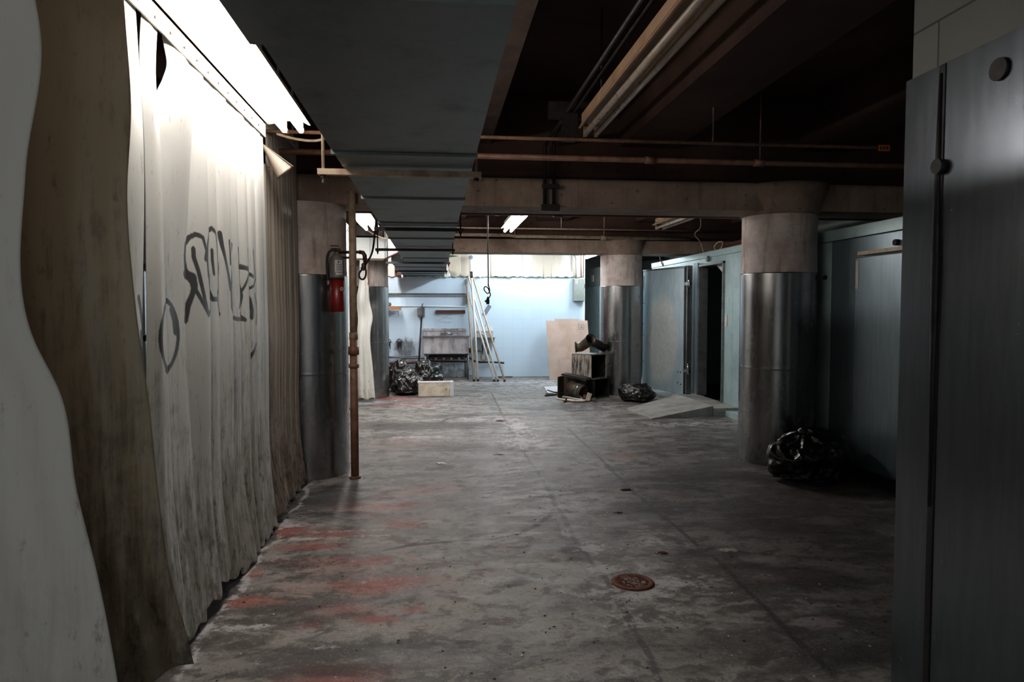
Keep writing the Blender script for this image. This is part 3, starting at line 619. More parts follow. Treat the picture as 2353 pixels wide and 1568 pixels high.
bm = B(); box(bm, -2.1, 2.06, -.03, .03, 0, .05); obj('angle_bar', bm, 'cream_pipe', t)
for x in (-1.8, -.6, .6, 1.8):
    bm = B(); box(bm, x, x+.03, -.01, .01, .05, .62); obj('bracket', bm, 'cream_pipe', t)

# ================================================================ LIGHT FITTINGS
def fixture(x, y0, y1, z, mat, label, hw=.15, hl=None, dx=.052, hmat='white_paint', group=None):
    t = thing('fluorescent_light', label, 'ceiling light', (x, (y0+y1)/2, z), 0, group)
    L = (y1-y0)/2
    bm = B()
    hl = hl or hw
    prof = [(-hl, .050), (-.055, .085), (-.055, .14), (.055, .14), (.055, .085), (hw, .050), (hw, .042), (hw-.012, .042), (.045, .066), (-.045, .066), (-hl+.012, .042), (-hl, .042)]
    a = [bm.verts.new((px, -L-.03, pz)) for px, pz in prof]; b = [bm.verts.new((px, L+.03, pz)) for px, pz in prof]
    n = len(prof)
    for i in range(n): bm.faces.new((a[i], a[(i+1) % n], b[(i+1) % n], b[i]))
    bm.faces.new(a); bm.faces.new(b[::-1]); obj('housing', bm, hmat, t)
    for s in (-1, 1):
        bm = B(); tube(bm, [(s*dx, -L+.02, 0), (s*dx, L-.02, 0)], .019, 14); obj('tube', bm, mat, t)
        for e in (-1, 1):
            bm = B(); box(bm, s*dx-.012, s*dx+.012, e*(L-.005)-.012, e*(L-.005)+.012, -.018, .062); obj('lamp_holder', bm, hmat, t)
    for e in (-.75, .75):
        bm = B(); tube(bm, [(0, e*L, .14), (0, e*L, 3.32-z)], .006, 8); obj('hanger_rod', bm, 'dark_metal', t)
    return t
fixture(-.905, 2.28, 4.68, 2.60, 'tube_warm', 'blazing twin-tube strip light over the graffiti curtain, upper left', hw=.105, hl=.165)
fixture(1.045, 2.22, 4.66, 2.625, 'off_tube', 'unlit yellowed strip light slanting across the dark ceiling right of the duct', hw=.075, dx=.036, hmat='fix_brown')
fixture(-.93, 7.9, 10.32, 2.60, 'tube_mid', 'lit strip light seen between the left column and the duct', hw=.13)
fixture(1.075, 7.9, 10.32, 2.60, 'tube_mid', 'lit strip light slanting in the middle bay just right of the duct', hw=.10, dx=.045)
fixture(3.25, 7.6, 9.9, 2.62, 'off_tube', 'unlit strip light in the dim right side of the middle bay', hw=.10, hmat='fix_brown')
fixture(3.36, 13.2, 15.6, 2.60, 'tube_cool', 'lit strip light glimpsed at the far right end of the tiled wall', hw=.12)
fixture(1.5, 12.2, 14.5, 2.72, 'tube_cool', 'lit strip light over the poles and tiled wall, hidden behind the far beam', hw=.12)
fixture(-.95, 12.1, 14.3, 2.72, 'tube_mid', 'lit strip light over the sink corner, hidden behind the far beam', hw=.12)

# ================================================================ DUCT
t = thing('air_duct', 'long flat dusty grey sheet-metal duct running down the ceiling', 'air duct', (-.13, 8, 2.14))
ysec = [1.91, 3.17, 4.42, 5.66, 6.9, 8.2, 9.54, 10.6, 11.6, 12.7, 13.7, 14.6]
for a, b in zip(ysec, ysec[1:]):
    xl = -.443 if a < 10.5 else -.65
    bm = B(); ww = .004
    n1, n2 = 8, 8
    box(bm, xl+.13, .185+.13, a-8, b-8, 0, .165)
    o = obj('duct_section', bm, 'duct', t)
    bm = B(); box(bm, xl+.13-.008, .185+.13+.008, b-8-.018, b-8+.012, -.012, .172)
    obj('joint_flange', bm, 'duct', t)
bm = B(); box(bm, -.475+.13, .186+.13, 1.60-8, 1.905-8, -.004, .155); box(bm, -.475+.13, .186+.13, 1.60-8, 1.905-8, .155, .9)
obj('riser_box', bm, 'duct', t)
bm = B()
for z in (.085, .30): box(bm, -.480+.13, .191+.13, 1.905-8, 1.913-8, z, z+.02)
obj('riser_seam', bm, 'duct', t)
bm = B(); box(bm, -.80+.13, -.655+.13, 14.1-8, 14.6-8, -.02, .2); obj('rusty_outlet', bm, 'rust_pipe', t)
hl = ['first hanger bar under the duct, nearest the camera, with pale left end', 'second hanger bar under the duct, beneath the first ceiling beam', 'third hanger bar under the duct, its red left end sticking out before the white panels',
      'fourth hanger bar under the duct, before the far beam', 'fifth hanger bar under the duct, close to the tiled wall']
for i, (y, xl, xr, m_) in enumerate(((3.48, -.56, .23, 'cream_pipe'), (5.90, -.50, .24, 'dark_metal'), (7.93, -.66, .225, 'dark_red'), (10.16, -.70, .22, 'dark_metal'), (12.4, -.70, .22, 'dark_metal'))):
    h = thing('duct_hanger', hl[i], 'duct hanger', ((xl+xr)/2, y, 2.115), 0, 'duct hangers')
    hw = (xr-xl)/2
    bm = B(); box(bm, -hw, hw, -.02, .02, -.018, .010); obj('bar', bm, m_ if i != 0 else 'cream_pipe', h)
    for s in (-1, 1):
        bm = B(); tube(bm, [(s*(hw-.025), 0, -.055), (s*(hw-.025), 0, .78)], .007, 8); obj('threaded_rod', bm, 'dark_metal' if i else 'cream_pipe', h)
        bm = B(); tube(bm, [(s*(hw-.025), 0, -.034), (s*(hw-.025), 0, -.02)], .014, 6); obj('nut', bm, 'dark_metal', h)
tag(obj('pennant', (lambda b: ([b.faces.new([b.verts.new(p) for p in ((.19, 12.98, 2.46), (.44, 12.98, 2.425), (.19, 12.98, 2.385))]), b][1]))(B()), 'green'), 'small green tin triangle poking out right of the duct', 'metal flap').modifiers.new('thickness', 'SOLIDIFY').thickness = .004

# ================================================================ PIPES
def pipe(name, label, pts, r, mat, cat='pipe', group=None, fit=None, sp=0, fmat=None, seg=14):
    p0 = Vector(pts[0]); t = thing(name, label, cat, p0, 0, group)
    obj('run', tubeb([Vector(p)-p0 for p in pts], r, seg, sp=sp), mat, t)
    for q in (fit or []):
        d = Vector(q[1])-Vector(q[0]); bm = B(); tube(bm, [Vector(q[0])-p0, Vector(q[1])-p0], q[2] if len(q) > 2 else r*1.35, seg); obj('coupling', bm, fmat or mat, t)
    return t
def cl(a, h=.012, up=.0):      # pipe clip from the pipe up to the slab
    return ((a[0], a[1], a[2]), (a[0], a[1], 3.32), .006)
pipe('ceiling_pipe', 'brown painted pipe crossing the ceiling just before the first beam', [(-1.2, 5.3, 2.6), (5.7, 5.3, 2.6)], .021, 'brown_pipe', fit=[((1.62, 5.3, 2.6), (1.70, 5.3, 2.6)), cl((2.55, 5.3, 2.6)), cl((-.55, 5.3, 2.6)), ((2.5, 5.3, 2.6), (2.58, 5.3, 2.6))])
pipe('ceiling_pipe', 'thinner brown conduit crossing the ceiling a little nearer than the brown pipe', [(-1.14, 4.9, 2.645), (3.35, 4.9, 2.645)], .012, 'brown_pipe', fit=[((-1.02, 4.9, 2.645), (-.97, 4.9, 2.645)), cl((.32, 4.9, 2.645)), cl((2.0, 4.9, 2.645))])
bm = B(); box(bm, -.045, .045, -.004, .004, -.022, .022)
t = thing('orange_marker', 'small orange marker plate at the end of the thin ceiling conduit', 'marker plate', (3.31, 4.884, 2.64))
obj('plate', bm, 'orange', t)
bm = B()
for x, w in ((-.028, .010), (-.008, .006), (.006, .006), (.024, .010)): box(bm, x-w/2, x+w/2, -.0055, -.0038, -.012, .012)
obj('lettering', bm, 'ink', t)
pipe('sprinkler_pipe', 'dark red sprinkler pipe running across behind the first beam', [(-1.8, 6.75, 2.375), (5.7, 6.75, 2.375)], .024, 'dark_red', fit=[((.60, 6.75, 2.35), (.60, 6.75, 2.42), .03), ((1.15, 6.75, 2.375), (1.24, 6.75, 2.375)), cl((.60, 6.75, 2.375)), cl((1.6, 6.75, 2.375)), cl((-.62, 6.75, 2.375))])
pipe('ceiling_pipe', 'thin cream conduit crossing before the far beam, behind the lit strip light', [(-1.5, 11.0, 2.72), (4.3, 11.0, 2.72)], .013, 'cream_pipe', fit=[cl((.2, 11, 2.72)), cl((2.0, 11, 2.72)), cl((-.7, 11, 2.72))])
pipe('ceiling_pipe', 'thick cream pipe running along the face of the far beam', [(-1.5, 11.22, 2.635), (1.2, 11.22, 2.635), (1.3, 11.22, 2.62), (4.2, 11.22, 2.61)], .028, 'cream_pipe', fit=[cl((1.28, 11.22, 2.63)), cl((2.75, 11.22, 2.61)), ((2.7, 11.22, 2.61), (2.8, 11.22, 2.61)), cl((-.6, 11.22, 2.635))])
t = thing('conduit_pair', 'pair of dark vertical conduits strapped down the face of the first beam', 'conduit', (1.0, 6.06, 2.3))
for x in (-.045, .035):
    obj('conduit', tubeb([(x, 0, .0), (x, 0, .56), (x*.6, -.06, .60), (x*.6, -3.4, .60)], .016, 10), 'dark_metal', t)
bm = B(); box(bm, -.075, .085, -.03, .03, .0, .06); obj('junction_box', bm, 'dark_metal', t)
bm = B(); box(bm, -.07, .08, -.025, .0, .20, .235); obj('strap', bm, 'dark_metal', t)
bm = B(); box(bm, -.16, .16, -.92, -.86, .56, .68); box(bm, -.05, .05, -.95, -.83, .40, .60); obj('hanger_clamp', bm, 'dark_metal', t)
pipe('standpipe', 'upright pipe beside the near left column, cream above and brown below', [(-.69, 6.02, 0), (-.69, 6.02, 1.2)], .034, 'brown_pipe', 'pipe', fit=[((-.69, 6.02, .95), (-.69, 6.02, .985), .043), ((-.69, 6.02, 1.06), (-.69, 6.02, 1.13), .045), ((-.69, 6.02, 0), (-.69, 6.02, .02), .05)])
t = [o for o in C.objects if o.name == 'standpipe'][0]
obj('upper_run', tubeb([(0, 0, 1.2), (0, 0, 2.44)], .031, 14), 'cream_pipe', t)
obj('collar', tubeb([(0, 0, 1.19), (0, 0, 1.25)], .037, 14), 'cream_pipe', t)
obj('branch', tubeb([(-.12, .05, 1.93), (.03, .02, 1.93), (.075, 0, 1.93), (.10, 0, 1.90), (.10, 0, 1.80)], .013, 10), 'dark_red', t)
obj('branch', tubeb([(-.12, .06, 1.885), (.02, .03, 1.885)], .010, 10), 'dark_red', t)
obj('branch_elbow', tubeb([(.055, .01, 1.93), (.085, 0, 1.925), (.10, 0, 1.90), (.10, 0, 1.86)], .018, 10), 'dark_red', t)
t = thing('knotted_cable', 'dark cable slung from the ceiling and knotted at the pipe elbow by the column', 'cable', (-.60, 6.0, 1.8))
obj('cable', tubeb([(.09, .3, .50), (.075, .22, .28), (.06, .1, .12), (.0, 0, .0), (-.035, 0, -.05), (-.03, 0, -.09), (.0, 0, -.10), (.02, 0, -.06), (.015, 0, .0), (-.01, 0, .03)], .0085, 8, sp=5), 'cord', t)
obj('knot', tubeb([(-.012, -.01, .025), (.012, -.012, .01), (-.012, -.008, -.008), (.01, -.01, -.02)], .013, 8, sp=4), 'cord', t)
t = thing('dangling_hooks', 'brown string with two small hooks dangling right of the upright pipe', 'hooks', (-1.03, 10.95, 1.78))
obj('string', tubeb([(0, .04, .44), (0, 0, .18), (.01, 0, .1), (-.01, 0, .0)], .010, 8, sp=4), 'brown_pipe', t)
for dx in (-.02, .035):
    obj('hook', tubeb([(dx, 0, .02), (dx+.01, 0, -.05), (dx, 0, -.08), (dx-.02, 0, -.07)], .005, 6, sp=4), 'brass', t)
pipe('loose_cable', 'slack cream cable drooping beside the end of the near lit strip light', [(-1.05, 4.86, 2.62), (-.93, 4.86, 2.59), (-.80, 4.86, 2.58), (-.70, 4.86, 2.61), (-.62, 4.86, 2.64)], .009, 'cream_pipe', 'cable', sp=6)
pipe('loose_cable', 'slack cream cable drooping beside the second lit strip light', [(-1.0, 10.6, 2.62), (-.88, 10.6, 2.55), (-.72, 10.6, 2.50), (-.62, 10.6, 2.54), (-.60, 10.6, 2.62)], .010, 'cream_pipe', 'cable', sp=6)
# plug on a cord
t = thing('hanging_plug', 'black electrical plug on a long knotted cord in front of the tiled wall', 'plug', (.603, 8.0, 1.49))
obj('cord', tubeb([(0, 0, 1.42), (0, 0, .8), (.004, 0, .3), (.004, 0, .22)], .007, 8), 'cord', t)
obj('loop', tubeb([(.004, 0, .24), (.02, 0, .17), (.0, .01, .135), (-.03, .01, .16), (-.045, .01, .19), (-.03, .005, .215), (.0, 0, .20), (.02, 0, .15), (.03, 0, .12), (.015, 0, .09), (.004, 0, .07)], .0065, 8, sp=5), 'cord', t)
obj('plug_body', tubeb([(.004, 0, .10), (.0, 0, .075), (-.002, 0, .05), (-.002, 0, .012)], [.010, .017, .022, .018], 10), 'cord', t)
obj('plug_ear', boxb(-.035, -.01, -.008, .008, .035, .06), 'cord', t)
t = thing('wall_sticker', 'dark tilted label hanging below the black plug', 'sticker', (1.085, 14.74, 1.415), 0)
t.rotation_euler = (0, math.radians(32), 0)
obj('backing', boxb(-.04, .04, -.004, .0, -.125, .125), simple('slate_blue_label', (.30, .36, .44), .6), t)
bm = B(); box(bm, -.024, .016, -.006, -.004, -.11, -.078)
for x in (-.018, -.006, .010, .022): box(bm, x-.002, x+.002, -.006, -.004, -.06, .11)
obj('lettering', bm, 'paper', t)
bm = B(); tube(bm, [(0, 0, 0), (0, 0, .9)], .006, 8); tag(obj('loose_cable', bm, 'cream_pipe', loc=(3.2, 6.9, 2.45)), 'thin pale conduit stub by the top of the right column', 'cable')
# ================================================================ WALK-IN COOLERS
t = thing('walk_in_cooler', 'pale green walk-in cooler at the middle right with a dark open doorway', 'walk-in cooler', (4.1, 10, 0))
def L(*a): return boxb(a[0]-4.1, a[1]-4.1, a[2]-10, a[3]-10, a[4], a[5])
for y0, y1 in ((8.2, 9.28), (9.285, 9.545), (10.50, 11.70), (11.705, 12.9)):
    bevel(obj('wall_panel', L(4.1, 4.2, y0, y1, 0, 2.22), 'cooler', t), .004)
obj('header_panel', L(4.1, 4.2, 9.545, 10.50, 2.135, 2.22), 'cooler', t)
bevel(obj('top_trim', L(4.085, 4.25, 8.2, 12.9, 2.222, 2.31), 'cooler', t), .004)
obj('roof', L(4.25, 5.85, 8.2, 12.9, 2.22, 2.30), 'cooler', t)
obj('end_wall', L(4.2, 5.85, 8.2, 8.3, 0, 2.22), 'cooler', t); obj('end_wall', L(4.2, 5.85, 12.8, 12.9, 0, 2.22), 'cooler', t)
obj('inner_lining', L(5.75, 5.85, 8.3, 12.8, 0, 2.2), 'black_hole', t)  # black back wall stands in for the unlit inside
bm = B(); box(bm, -.03, .12, -.455, -.42, .1, 2.13); box(bm, -.03, .12, .465, .50, .1, 2.13); box(bm, -.03, .12, -.455, .50, 2.10, 2.135)
bevel(obj('door_frame', bm, 'galv', t), .003)
bm = B(); box(bm, -.035, -.02, .50, .62, .05, 2.17); box(bm, -.03, .0, .64, .70, .05, 2.17); obj('hinge_jamb', bm, 'freezer_skin', t)
obj('sill', L(3.74, 4.1, 9.0, 10.7, 0, .105), 'ramp', t)
obj('kerb', L(3.9, 4.1, 8.2, 9.0, 0, .07), 'cooler', t)
bm = B(); box(bm, -.012, .0, -.56, -.50, 1.20, 1.36); obj('latch_plate', bm, 'white_paint', t)
bm = B(); tube(bm, [(0, .12, 2.19), (-.05, .12, 2.19)], .03, 12); box(bm, -.07, -.03, .04, .06, 2.15, 2.24); obj('door_light', bm, 'galv', t)
bm = B(); tube(bm, [(0, .45, 2.27), (-.01, .45, 2.27)], .03, 12); obj('badge', bm, 'cream_pipe', t)
# door leaf
d = bpy.data.objects.new('door', None)
bm = B(); box(bm, 0, 1.22, -.09, 0, 0, 2.0); me = None
d = obj('door', bm, 'leaf', t); d.location = (3.875-4.1, 10.58-10, .095); d.rotation_euler = (0, 0, math.atan2(1.19, -.30)); bevel(d, .008)
obj('gasket', boxb(-.035, 0, -.10, -.012, .0, 2.0), 'black_rubber', d)
obj('edge_channel', boxb(-.07, -.035, -.11, -.02, -.01, 2.03), 'galv', d)
obj('top_cap', boxb(-.03, 1.22, -.095, .004, 2.0, 2.025), 'galv', d)
for z in (.36, 1.72):
    bm = B(); box(bm, -.16, -.03, -.02, .006, z, z+.05); tube(bm, [(-.13, -.005, z-.03), (-.13, -.005, z+.15)], .014, 10); obj('hinge', bm, 'chrome', d)
bm = B()
for z in (.45, .9, 1.1, 1.45): tube(bm, [(1.19, .0, z), (1.19, .006, z)], .008, 8)
for x, z in ((.06, .35), (.14, .35), (.14, .18), (.05, .16)): tube(bm, [(x, .0, z), (x, .006, z)], .012, 8)
obj('screw_heads', bm, 'ink', d)
obj('side_label', boxb(1.185, 1.215, .0, .004, 1.70, 1.92), 'paper', d)
# inside strip of vinyl hooked aside
strip('vinyl_strip', 'grey vinyl strip pulled aside inside the dark doorway of the cooler', [(0, 4.22, 9.98, .30, .0, .0), (.08, 4.25, 9.90, .16, .3, .03), (.25, 4.25, 9.86, .06, .6, .02), (1, 4.25, 9.86, .05, .6, .01)], 2.10, .15, 'vinyl', m=16, step=.03)
# steel ramp
bm = B(); v = [bm.verts.new(p) for p in ((2.735, 9.76, .012), (2.82, 8.83, .012), (3.735, 9.02, .135), (3.70, 10.32, .135))]
w2 = [bm.verts.new((a.co.x, a.co.y, .0 if i < 2 else .0)) for i, a in enumerate(v)]
bm.faces.new(v); bm.faces.new(w2[::-1])
for i in range(4): bm.faces.new((v[i], v[(i+1) % 4], w2[(i+1) % 4], w2[i]))
t = thing('steel_ramp', 'flat grey ramp plate leading up to the open cooler doorway', 'ramp', (0, 0, 0))
obj('plate', bm, 'ramp', t); t.location = (0, 0, 0)
# conduit bundle on the cooler roof
t = thing('pipe_bundle', 'bundle of old pipes lying on top of the pale green cooler', 'pipes', (4.3, 9.7, 2.34))
for i, (x, z, r, m_) in enumerate(((.0, .0, .035, 'brown_pipe'), (.09, .01, .045, 'cream_pipe'), (.03, .07, .03, 'rust_pipe'))):
    obj('pipe', tubeb([(x, -.9, z), (x+.02, .5, z)], r, 12), m_, t)
obj('cable_coil', tubeb([(-.05, .55, -.0), (-.05, .60, .06), (-.02, .52, .12), (0, .40, .10), (-.04, .42, .0), (-.05, .8, -.0), (-.05, 1.0, -.01)], .012, 8, sp=5), 'cream_pipe', t)
pipe('loose_cable', 'thin cable curling off the dark ceiling above the pale green cooler', [(4.2, 10.6, 2.33), (4.15, 10.62, 2.50), (4.05, 10.6, 2.62), (4.12, 10.55, 2.72), (4.1, 10.5, 2.9)], .008, 'cream_pipe', 'cable', sp=6)
pipe('loose_cable', 'cable draped over the cooler front edge behind the open door', [(4.08, 12.2, 2.22), (4.07, 12.3, 2.32), (4.12, 12.5, 2.45), (4.2, 12.6, 2.6), (4.2, 12.6, 2.9)], .010, 'cord', 'cable', sp=6)

# near right cooler
t = thing('walk_in_cooler', 'blue-grey walk-in cooler with a closed door, behind the right column and bag', 'walk-in cooler', (3.605, 4.5, 0))
def L2(*a): return boxb(a[0]-3.56, a[1]-3.56, a[2]-4.5, a[3]-4.5, a[4], a[5])
bevel(obj('wall_panel', L2(3.56, 3.68, 6.04, 7.2, .09, 2.06), 'cooler', t), .004)  # paler skin on this end panel stands in for a reflection
bevel(obj('wall_panel', L2(3.56, 3.68, 2.46, 6.032, .09, 2.06), 'freezer_skin', t), .004)
bevel(obj('top_trim', L2(3.548, 3.68, 2.46, 7.2, 2.065, 2.165), 'cooler', t), .004)
obj('plinth', L2(3.575, 3.68, 2.46, 7.2, .0, .09), 'black_rubber', t)
obj('end_wall', L2(3.68, 5.85, 7.08, 7.2, 0, 2.16), 'cooler', t)
obj('roof', L2(3.68, 5.85, 2.46, 7.08, 2.08, 2.16), 'cooler', t)
dd = obj('door', L2(3.515, 3.558, 3.9, 5.60, .12, 1.885), 'freezer_skin', t); bevel(dd, .008)
obj('header_batten', L2(3.50, 3.56, 3.9, 5.55, 1.90, 1.93), 'wood', t)
obj('edge_label', boxb(-.048, -.045, 1.05, 1.09, 1.62, 1.86), 'paper', t)
obj('stud', tubeb([(0, 1.62, 1.74), (-.02, 1.62, 1.74)], .02, 10), 'ink', t); obj('stud', tubeb([(0, .62, 1.97), (-.03, .62, 1.97)], .025, 10), 'ink', t)

# cooler glimpsed past the end of the tiled wall
t = thing('walk_in_cooler', 'distant green-grey cooler front glimpsed right of the tiled wall', 'walk-in cooler', (3.9, 17.5, 0))
bevel(obj('wall_panel', boxb(0, .1, -3.2, .55, 0, 2.0), 'cooler', t), .004)
bevel(obj('wall_panel', boxb(0, .1, .9, 2.8, 0, 2.0), 'cooler', t), .004)
obj('header_panel', boxb(0, .1, -3.2, 2.8, 2.005, 2.45), 'green_wall', t)
bm = B(); box(bm, -.03, .03, .52, .57, 0, 2.0); box(bm, -.03, .03, .88, .93, 0, 2.0); box(bm, -.03, .03, .52, .93, 1.96, 2.0); obj('door_frame', bm, 'galv', t)
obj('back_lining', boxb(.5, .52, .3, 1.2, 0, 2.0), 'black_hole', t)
obj('notice', boxb(-.012, 0, -.55, -.35, 2.12, 2.28), 'paper', t)
obj('door_bolt', boxb(-.05, -.03, .60, .66, 1.55, 1.85), 'galv', t)
pipe('ceiling_pipe', 'dark pipe crossing the gap right of the tiled wall', [(3.3, 17.0, 2.72), (5.7, 17.0, 2.72)], .03, 'dark_metal', fit=[cl((3.8, 17, 2.72))])

# white insulated panels hung above the far left corner
t = thing('insulated_partition', 'white insulated panels with a brown lower edge hung left of the duct end', 'wall panels', (-.78, 11.0, 2.23))
for x0, x1 in ((-1.0, -.22), (-.215, 0)):
    obj('panel', boxb(x0, x1, 0, .06, 0, .32), 'panel_white', t)
obj('bottom_rail', boxb(-1.0, .0, -.01, .07, -.03, 0), 'dark_red', t)
bm = B(); a = (0, 0); b = (.33, -1.15)
v = [bm.verts.new(p) for p in ((0, 0, 0), (.305, -1.5, .0), (.305, -1.5, .42), (0, 0, .42), (.02, .05, 0), (.325, -1.45, 0), (.325, -1.45, .42), (.02, .05, .42))]
for f in ((0, 1, 2, 3), (4, 7, 6, 5), (0, 4, 5, 1), (3, 2, 6, 7), (0, 3, 7, 4), (1, 5, 6, 2)): bm.faces.new([v[i] for i in f])
obj('side_panel', bm, 'panel_white', t)
bm = B(); tube(bm, [(0, 0, -.015), (.305, -1.5, -.015)], .016, 8); obj('side_rail', bm, 'dark_red', t)
for x in (-.9, -.1): obj('hanger_rod', tubeb([(x, .03, .32), (x, .03, 1.09)], .008, 8), 'dark_metal', t)
bm = B(); box(bm, -.62, -.02, -.05, .02, .345, .50); obj('dark_board', bm, 'dark_metal', t)

# ================================================================ EXTINGUISHER
t = thing('fire_extinguisher', 'red fire extinguisher with dusty grey label hung on the near left column', 'fire extinguisher', (-.815, 5.965, 1.425))
bm = B(); lathe(bm, [(.050, 0), (.058, .008), (.058, .275)], 32); obj('cylinder', bm, 'red_paint', t)
bm = B(); lathe(bm, [(.0585, .275), (.0585, .29), (.0575, .292), (.0575, .425), (.050, .455), (.028, .475), (.018, .48), (.018, .50)], 32); obj('label_band', bm, 'ext_grey', t)
bm = B(); lathe(bm, [(.0605, .268), (.0605, .286)], 32); obj('strap', bm, 'ink', t)
# dial sticker and paper tag follow the curve
def curved(bm, a0, a1, z0, z1, r, n=8):
    A = np.linspace(a0, a1, n)
    lo = [bm.verts.new((r*math.sin(a), -r*math.cos(a), z0)) for a in A]; hi = [bm.verts.new((r*math.sin(a), -r*math.cos(a), z1)) for a in A]
    for i in range(n-1): bm.faces.new((lo[i], lo[i+1], hi[i+1], hi[i]))
bm = B(); curved(bm, -.15, 1.0, .33, .43, .0592); curved(bm, -.05, 1.0, .305, .325, .0592); obj('inspection_tag', bm, 'paper', t)
bm = B()
for z in (.345, .36, .375, .39): curved(bm, .05, .85, z, z+.004, .0597)
curved(bm, .3, .45, .405, .42, .0597); obj('print', bm, 'ink', t)
bm = B(); c = (.042, -.042, .19); tube(bm, [c, (c[0]+.003, c[1]-.004, c[2])], .017, 16); obj('round_sticker', bm, 'cream_pipe', t)
bm = B(); tube(bm, [(c[0]+.003, c[1]-.004, c[2]+.002), (c[0]+.0045, c[1]-.006, c[2]+.002)], .010, 16); obj('sticker_centre', bm, 'green', t)
bm = B(); tube(bm, [(0, 0, .48), (0, 0, .53)], .016, 12); box(bm, -.045, .03, -.012, .012, .52, .532); box(bm, -.05, .02, -.010, .010, .545, .555); tube(bm, [(.02, -.01, .51), (.03, -.03, .51)], .012, 12); obj('valve', bm, 'rust_pipe', t)
obj('hose', tubeb([(-.0, -.01, .515), (-.05, -.02, .505), (-.074, -.03, .44), (-.072, -.03, .30), (-.066, -.03, .24)], .011, 10, sp=6), 'black_rubber', t)
bm = B(); tube(bm, [(-.066, -.03, .26), (-.066, -.035, .22)], .013, 10); obj('nozzle', bm, 'galv', t)
bm = B(); box(bm, -.01, .01, .05, .14, .40, .47); obj('wall_bracket', bm, 'dark_metal', t)

# ================================================================ BIN BAGS
def bag(label, c, rx, ry, rz_, seed, knot=(0, 0), ang=0, sag=.35, cat='bin bag', group=None):
    bm = B(); bmesh.ops.create_icosphere(bm, subdivisions=6, radius=1)
    sd = Vector((seed*3.1, seed*1.7, seed*.9))
    kn = Vector((knot[0], knot[1], 1)).normalized()
    for v in bm.verts:
        n = v.co.normalized()
        ck = n.dot(kn); 
        # pleats that run up to the knot
        tx = Vector((1, 0, 0)); ux = (tx-kn*tx.dot(kn)).normalized(); uy = kn.cross(ux)
        az = math.atan2(n.dot(uy), n.dot(ux))
        near = max(0, min(1, (ck+.25)/1.2))
        pl = (1-abs(noise.noise(Vector((math.cos(az)*2.6, math.sin(az)*2.6, ck*.7))+sd)*2.2))
        f = 1+.20*noise.noise(n*1.4+sd)+.07*noise.noise(n*2.6+sd*2)
        w = n+.35*Vector((noise.noise(n*2+sd), noise.noise(n*2+sd*2), noise.noise(n*2+sd*3)))
        rid = 1-abs(noise.noise(w*2.3+sd*3))*2.6
        rid2 = 1-abs(noise.noise(Vector((w.x*5, w.y*5, w.z*2.5))+sd*1.3))*2.2
        f += .065*rid+.016*rid2*(.4+near)+.07*pl*near*near
        p = n*f
        if ck > .80:      # gathered neck
            k = (ck-.80)/.20; ax = kn*p.dot(kn); rad = p-ax
            p = ax*(1+.16*k*k)+rad*(1-.55*k)
        z = p.z
        if z < -.30: z = -.30-(-.30-z)*.30; p = Vector((p.x*(1+.10*min(1, (-.3-p.z))), p.y*(1+.10*min(1, (-.3-p.z))), z))
        v.co = Vector((p.x*rx, p.y*ry, (z)*rz_))
    zmin = min(v.co.z for v in bm.verts)
    for v in bm.verts:
        v.co.z -= zmin
        if v.co.z < .01: v.co.z = 0
    for f in bm.faces: f.smooth = True
    o = obj('bin_bag', bm, 'bag', None, True, loc=(c[0], c[1], .001)); o.rotation_euler = (0, 0, ang)
    tag(o, label, cat, group); return o
bag('large shiny black bin bag slumped against the foot of the right column and cooler', (3.17, 5.56), .34, .27, .27, 6.1, (-.25, -.1), .2)
bag('flattened dull black bin bag lying beside the ramp and far right column', (3.13, 10.62), .28, .22, .165, 4.2, (-.5, -.3), 2.2)
bag('squat black bin bag slumped on the floor left of the foam box', (-.47, 11.90), .28, .24, .24, 7.7, (.3, -.3), .4)
bag('black bin bag standing behind the squat one, by the far left column', (-.62, 12.42), .25, .24, .31, 2.9, (-.2, .1), 1.1)
bag('fat round black bin bag beneath the left end of the sink', (-.16, 13.30), .30, .28, .30, 5.5, (.05, 0), 0)

# ================================================================ FOAM BOX
t = thing('foam_box', 'dirty white foam box lying on the floor in front of the round bag', 'foam box', (.0, 11.62, 0), math.radians(1))
bm = B(); box(bm, -.285, .285, -.10, .10, 0, .235); bevel(obj('body', bm, 'styro', t), .01)
bevel(obj('lid', boxb(.235, .295, -.105, .105, -.0, .245), 'white_board', t), .006)
obj('tape', boxb(-.295, .24, -.104, .102, .225, .24), 'paper', t)
bm = B(); tube(bm, [(.17, -.100, .12), (.17, -.106, .12)], .016, 12); box(bm, .226, .234, -.1055, -.09, .06, .13); obj('mark', bm, 'card_tan', t)
# ================================================================ LEANING POLES
def pole(label, a, b, r, mat, n=None):
    p0 = Vector(a); t = thing('leaning_pole', label, 'pole', a, 0, 'poles leaning on the tiled wall')
    d = Vector(b)-p0
    obj('shaft', tubeb([(0, 0, 0), d*.5, d], r, 10), mat, t)
    obj('foot', tubeb([-d.normalized()*-.0, d.normalized()*.035], r*1.15, 10), 'dark_metal', t); return t, d
pole('leftmost of the poles, cream, standing almost upright beside the sink', (.765, 13.86, .01), (.66, 14.70, 2.05), .021, 'wood')
t, d = pole('tall white pole topped by a round silver disc', (.845, 13.84, .01), (.74, 14.62, 2.50), .023, 'wood_white')
bm = B(); top = Vector((d.x, d.y-.0, d.z)); tube(bm, [(top.x, top.y-.05, top.z+.02), (top.x, top.y-.02, top.z+.02)], .065, 28); obj('rim', bm, 'white_board', t)
bm = B(); tube(bm, [(top.x, top.y-.065, top.z+.02), (top.x, top.y-.05, top.z+.02)], .045, 24); obj('disc', bm, 'galv', t)
q = d*.86; obj('clamp', tubeb([q-d.normalized()*.07, q+d.normalized()*.07], .028, 10), 'dark_metal', t)
